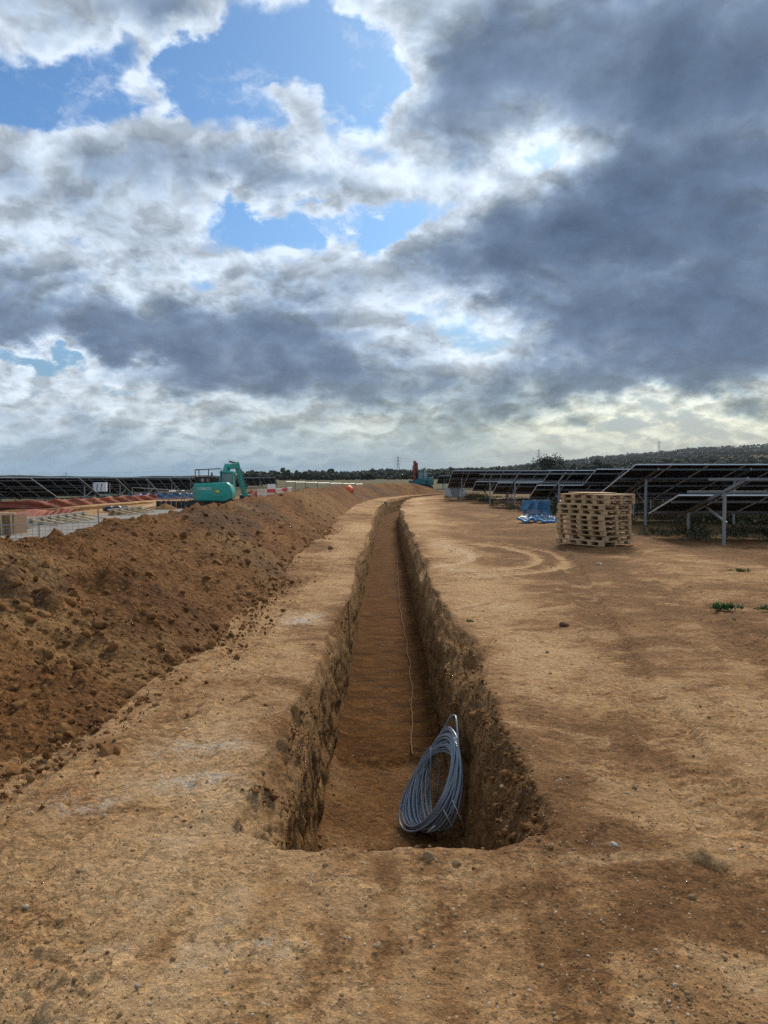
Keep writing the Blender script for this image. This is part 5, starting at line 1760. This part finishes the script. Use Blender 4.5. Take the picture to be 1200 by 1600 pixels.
# ------------------------------------------------------------------ distant country
SKYLINE = [(-400, 744), (0, 744), (330, 744), (400, 747), (450, 746), (520, 743), (600, 739), (660, 737), (720, 735), (800, 731), (860, 724), (930, 716), (1000, 710), (1080, 704), (1140, 700), (1200, 697), (1300, 692), (1700, 690)]
def hill_height(px, Y):
    sk = np.interp(px, [a for a, b in SKYLINE], [b for a, b in SKYLINE])
    top = CAM_H + (HORIZON - sk) / FPX * 2800.0
    t = np.clip((Y - 260) / (2800 - 260), 0, 1.0)
    z = top * t ** 1.35
    z = z + t * 5 * fbm(px * 0.012, Y * 0.002, 0, 3, seed=131)
    z = np.where(Y > 2800, z - (Y - 2800) * 0.03, z)
    return z - 0.6 * (1 - t) - 0.5
def hill_mat():
    m, N, b = new_mat('wooded_hills')
    pos = N.new('ShaderNodeNewGeometry').outputs['Position']
    patch = N.voronoi(N.vec('MULTIPLY', pos, (1.0, 0.55, 0)), 0.0055, out='Color')
    pr = N.sep(patch)[0]
    field = N.ramp(N.sep(patch)[1], [(0.2, (0.045, 0.056, 0.026)), (0.5, (0.10, 0.080, 0.050)), (0.8, (0.13, 0.090, 0.070))])
    wood = N.ramp(N.noise(pos, 0.03, 6, 0.7), [(0.35, (0.012, 0.018, 0.010)), (0.65, (0.028, 0.036, 0.019))])
    N.put(b.inputs['Base Color'], N.mix(N.math('GREATER_THAN', pr, 0.80), wood, field))
    b.inputs['Roughness'].default_value = 1.0
    b.inputs['Specular IOR Level'].default_value = 0.0
    return m
pxs = np.linspace(-700, 1900, 260)
Ys = np.concatenate([np.linspace(255, 2800, 70), np.linspace(2880, 3600, 8)])
PX, YY = np.meshgrid(pxs, Ys)
ZZ = hill_height(PX, YY)
XX = (PX - 600) / FPX * YY
o = obj_mesh('hills', mesh_np('hills', np.stack([XX, YY, ZZ], -1).reshape(-1, 3), grid_faces(len(Ys), len(pxs)), hill_mat()))
o['kind'] = 'structure'

M_FARLEAF = rock_material('far_woodland_leaves', [(0.012, 0.022, 0.013), (0.017, 0.029, 0.016), (0.022, 0.034, 0.018), (0.014, 0.025, 0.014), (0.025, 0.036, 0.020), (0.018, 0.029, 0.017)])
# woods and hedgerows that read as one mass
frg = np.random.default_rng(31)
P_, S_ = [], []
def add_tree_blobs(px, Y, h, w, n=16):
    z0_ = float(hill_height(np.array([px]), np.array([Y]))[0]) if Y > 255 else -0.2
    cx = (px - 600) / FPX * Y
    for _ in range(n):
        u = frg.normal(size=3) * 0.42
        q = 0.45 + 0.28 * u[2]
        wid = w * (0.55 if q > 0.7 else 1.0)
        P_.append((cx + u[0] * wid, Y + u[1] * wid, z0_ + h * max(0.10, min(0.95, q))))
        S_.append(h * (0.17 + 0.12 * frg.random()))
# hedgerow lines (px, distance, tree height)
for (xa, xb, ya, yb, n, h0) in [(840, 1300, 380, 520, 70, 9), (370, 720, 430, 620, 170, 6), (600, 1300, 800, 1000, 90, 10), (380, 900, 1200, 1500, 70, 11),
                                (380, 1300, 1500, 1800, 90, 11), (640, 1300, 560, 700, 60, 8)]:
    for k in range(n):
        px = xa + (xb - xa) * (k + frg.random()) / n
        Y = ya + (yb - ya) * frg.random()
        add_tree_blobs(px, Y, h0 * (0.55 + 0.6 * frg.random() ** 1.5), h0 * 0.8, 13)
for px in np.arange(-200, 1400, 1.3):            # ridge woods against the sky
    if px < 360: continue
    Y = 2500 + 350 * frg.random()
    add_tree_blobs(px, Y, 13 * (0.5 + 0.6 * frg.random()), 12, 4)
for _ in range(1500):
    px = 370 + 950 * frg.random(); Y = 700 + 2000 * frg.random()
    if vnoise(px * 0.02, Y * 0.004, 3.0) > -0.05:
        add_tree_blobs(px, Y, 11 * (0.6 + 0.5 * frg.random()), 13, 5)
o = obj_mesh('far_woodland', scatter_mesh('far_woodland', np.array(P_), np.array(S_), M_FARLEAF, 2, 17, 0.85, 0.45, smooth=True))
tag(o, 'dark hedgerows and woods covering the distant hills', 'woodland', kind='stuff')

def leafy_tree(label, px, py_base, Y, h, w, seed):
    z0_ = float(hill_height(np.array([px]), np.array([Y]))[0]) if Y > 255 else -0.3
    root = empty('tree', ((px - 600) / FPX * Y, Y, z0_))
    tag(root, label, 'tree')
    rg_ = np.random.default_rng(seed)
    m = MB().tube([(0, 0, -0.5), (0.1, 0, h * 0.25), (0, 0.1, h * 0.6)], [0.05 * h, 0.035 * h, 0.012 * h], 8)
    for k in range(7):
        a = k * 0.9
        m.tube([(0, 0, h * (0.2 + 0.05 * k)), (w * 0.22 * math.cos(a), w * 0.22 * math.sin(a), h * (0.42 + 0.05 * k))], [0.018 * h, 0.006 * h], 5)
    m.build('trunk', plain('bark', (0.06, 0.045, 0.03), 0.9), root, smooth=True)
    n = 2600
    cl = rg_.normal(size=(26, 3)) * np.array([w * 0.21, w * 0.21, h * 0.16]) + np.array([0, 0, h * 0.57])
    ci = rg_.integers(0, 26, n)
    p = cl[ci] + rg_.normal(size=(n, 3)) * h * 0.075
    V, F = [], []
    s = h * 0.028
    d1 = rg_.normal(size=(n, 3)); d1 /= np.linalg.norm(d1, axis=1)[:, None]
    d2 = rg_.normal(size=(n, 3)); d2 -= d1 * np.sum(d1 * d2, 1)[:, None]; d2 /= np.linalg.norm(d2, axis=1)[:, None]
    V = np.stack([p - d1 * s, p + d2 * s * .7, p + d1 * s, p - d2 * s * .7], 1).reshape(-1, 3)
    F = np.arange(4 * n).reshape(-1, 4)
    obj_mesh('crown', mesh_np('crown', V, F, M_FARLEAF, smooth=False), root)
leafy_tree('single round dark tree standing on the skyline right of centre', 857, 0, 400, 15.0, 15.0, 1)
leafy_tree('low dark tree on the left skyline above the sand pile', 495, 0, 420, 4.6, 11, 2)
leafy_tree('dark tree right of the skyline tree, above the solar tables', 935, 0, 430, 11.0, 9, 3)

# pylons and their lines
def pylon(label, px, top, Y, H):
    p = at_depth(px, top, Y)
    root = empty('pylon', (p.x, Y, p.z - H), 0.3)
    tag(root, label, 'pylon', 'lattice pylons along the horizon')
    def wdt(t): return (0.105 * H) * (1 - t) ** 1.5 * (1 if t < 0.6 else 1) + 0.012 * H
    lv = [0, .14, .28, .42, .54, .64, .74, .84, .93, 1.0]
    th = 0.20
    for (sx, sy) in ((1, 1), (1, -1), (-1, 1), (-1, -1)):
        MB().tube([(sx * wdt(t), sy * wdt(t), t * H) for t in lv], th, 4).build('leg', M_GREYCON, root)
    m = MB()
    for i in range(len(lv) - 1):
        a, b = lv[i], lv[i + 1]
        for s in (-1, 1):
            for fl in (-1, 1):
                m.tube([(fl * wdt(a), s * wdt(a), a * H), (-fl * wdt(b), s * wdt(b), b * H)], th * .6, 3)
                m.tube([(s * wdt(a), fl * wdt(a), a * H), (s * wdt(b), -fl * wdt(b), b * H)], th * .6, 3)
    m.build('bracing', M_GREYCON, root)
    for t, wx in ((0.64, 0.17), (0.78, 0.21), (0.92, 0.15)):
        a = MB()
        for s in (-1, 1):
            a.tube([(0, 0, t * H + 0.03 * H), (s * wx * H, 0, t * H)], th * .8, 4)
            a.tube([(0, 0, t * H), (s * wx * H, 0, t * H)], th * .8, 4)
            a.tube([(s * wx * H, 0, t * H), (s * wx * H, 0, t * H - 0.045 * H)], th * .7, 4)
        a.build('cross_arm', M_GREYCON, root)
    return p
pa = pylon('lattice pylon above the middle of the horizon, left of the red arm', 622, 713, 1650, 46)
pb = pylon('lattice pylon left of the single round tree', 842, 702, 1900, 46)
pc = pylon('small lattice pylon on the ridge at the right', 1030, 689, 2300, 46)
pd = at_depth(103, 739, 1500)
pylon('tiny mast showing above the second left solar table', 103, 738, 1900, 40)
def wires(label, a, b, n, Hd):
    root = empty('power_line', (a.x, a.y, a.z - Hd))
    tag(root, label, 'power line', 'power lines between the pylons')
    o_ = Vector(root.location)
    for k in range(n):
        dz_ = -3.5 * (k % 3) - 4; dx_ = 7 * (1 if k < 3 else -1)
        pts = []
        for i in range(17):
            t = i / 16
            p = a.lerp(b, t) - o_
            pts.append((p.x + dx_, p.y, p.z + dz_ - 16 * 4 * t * (1 - t) * 0.55))
        MB().tube(pts, 0.10, 3).build('wire', M_GREYCON, root)
wires('power line between the middle pylon and the one by the round tree', pa, pb, 4, 30)
wires('power line from the round-tree pylon to the ridge pylon', pb, pc, 4, 30)
wires('power line running left from the middle pylon', at_depth(60, 736, 1500), pa, 4, 30)

# ------------------------------------------------------------------ the air: a faint even haze over the whole site and country
m = bpy.data.materials.new('thin_haze')
m.use_nodes = True
m.node_tree.nodes.clear()
HN = Nodes(m.node_tree)
pv = HN.new('ShaderNodeVolumePrincipled')
pv.inputs['Color'].default_value = (0.80, 0.88, 1.0, 1)
pv.inputs['Density'].default_value = 0.00006
pv.inputs['Anisotropy'].default_value = 0.0
mo = HN.new('ShaderNodeOutputMaterial')
HN.l.new(pv.outputs[0], mo.inputs['Volume'])
o = MB().box((0, 1300, 60), (9000, 5200, 210)).build('haze', m)
o['kind'] = 'stuff'
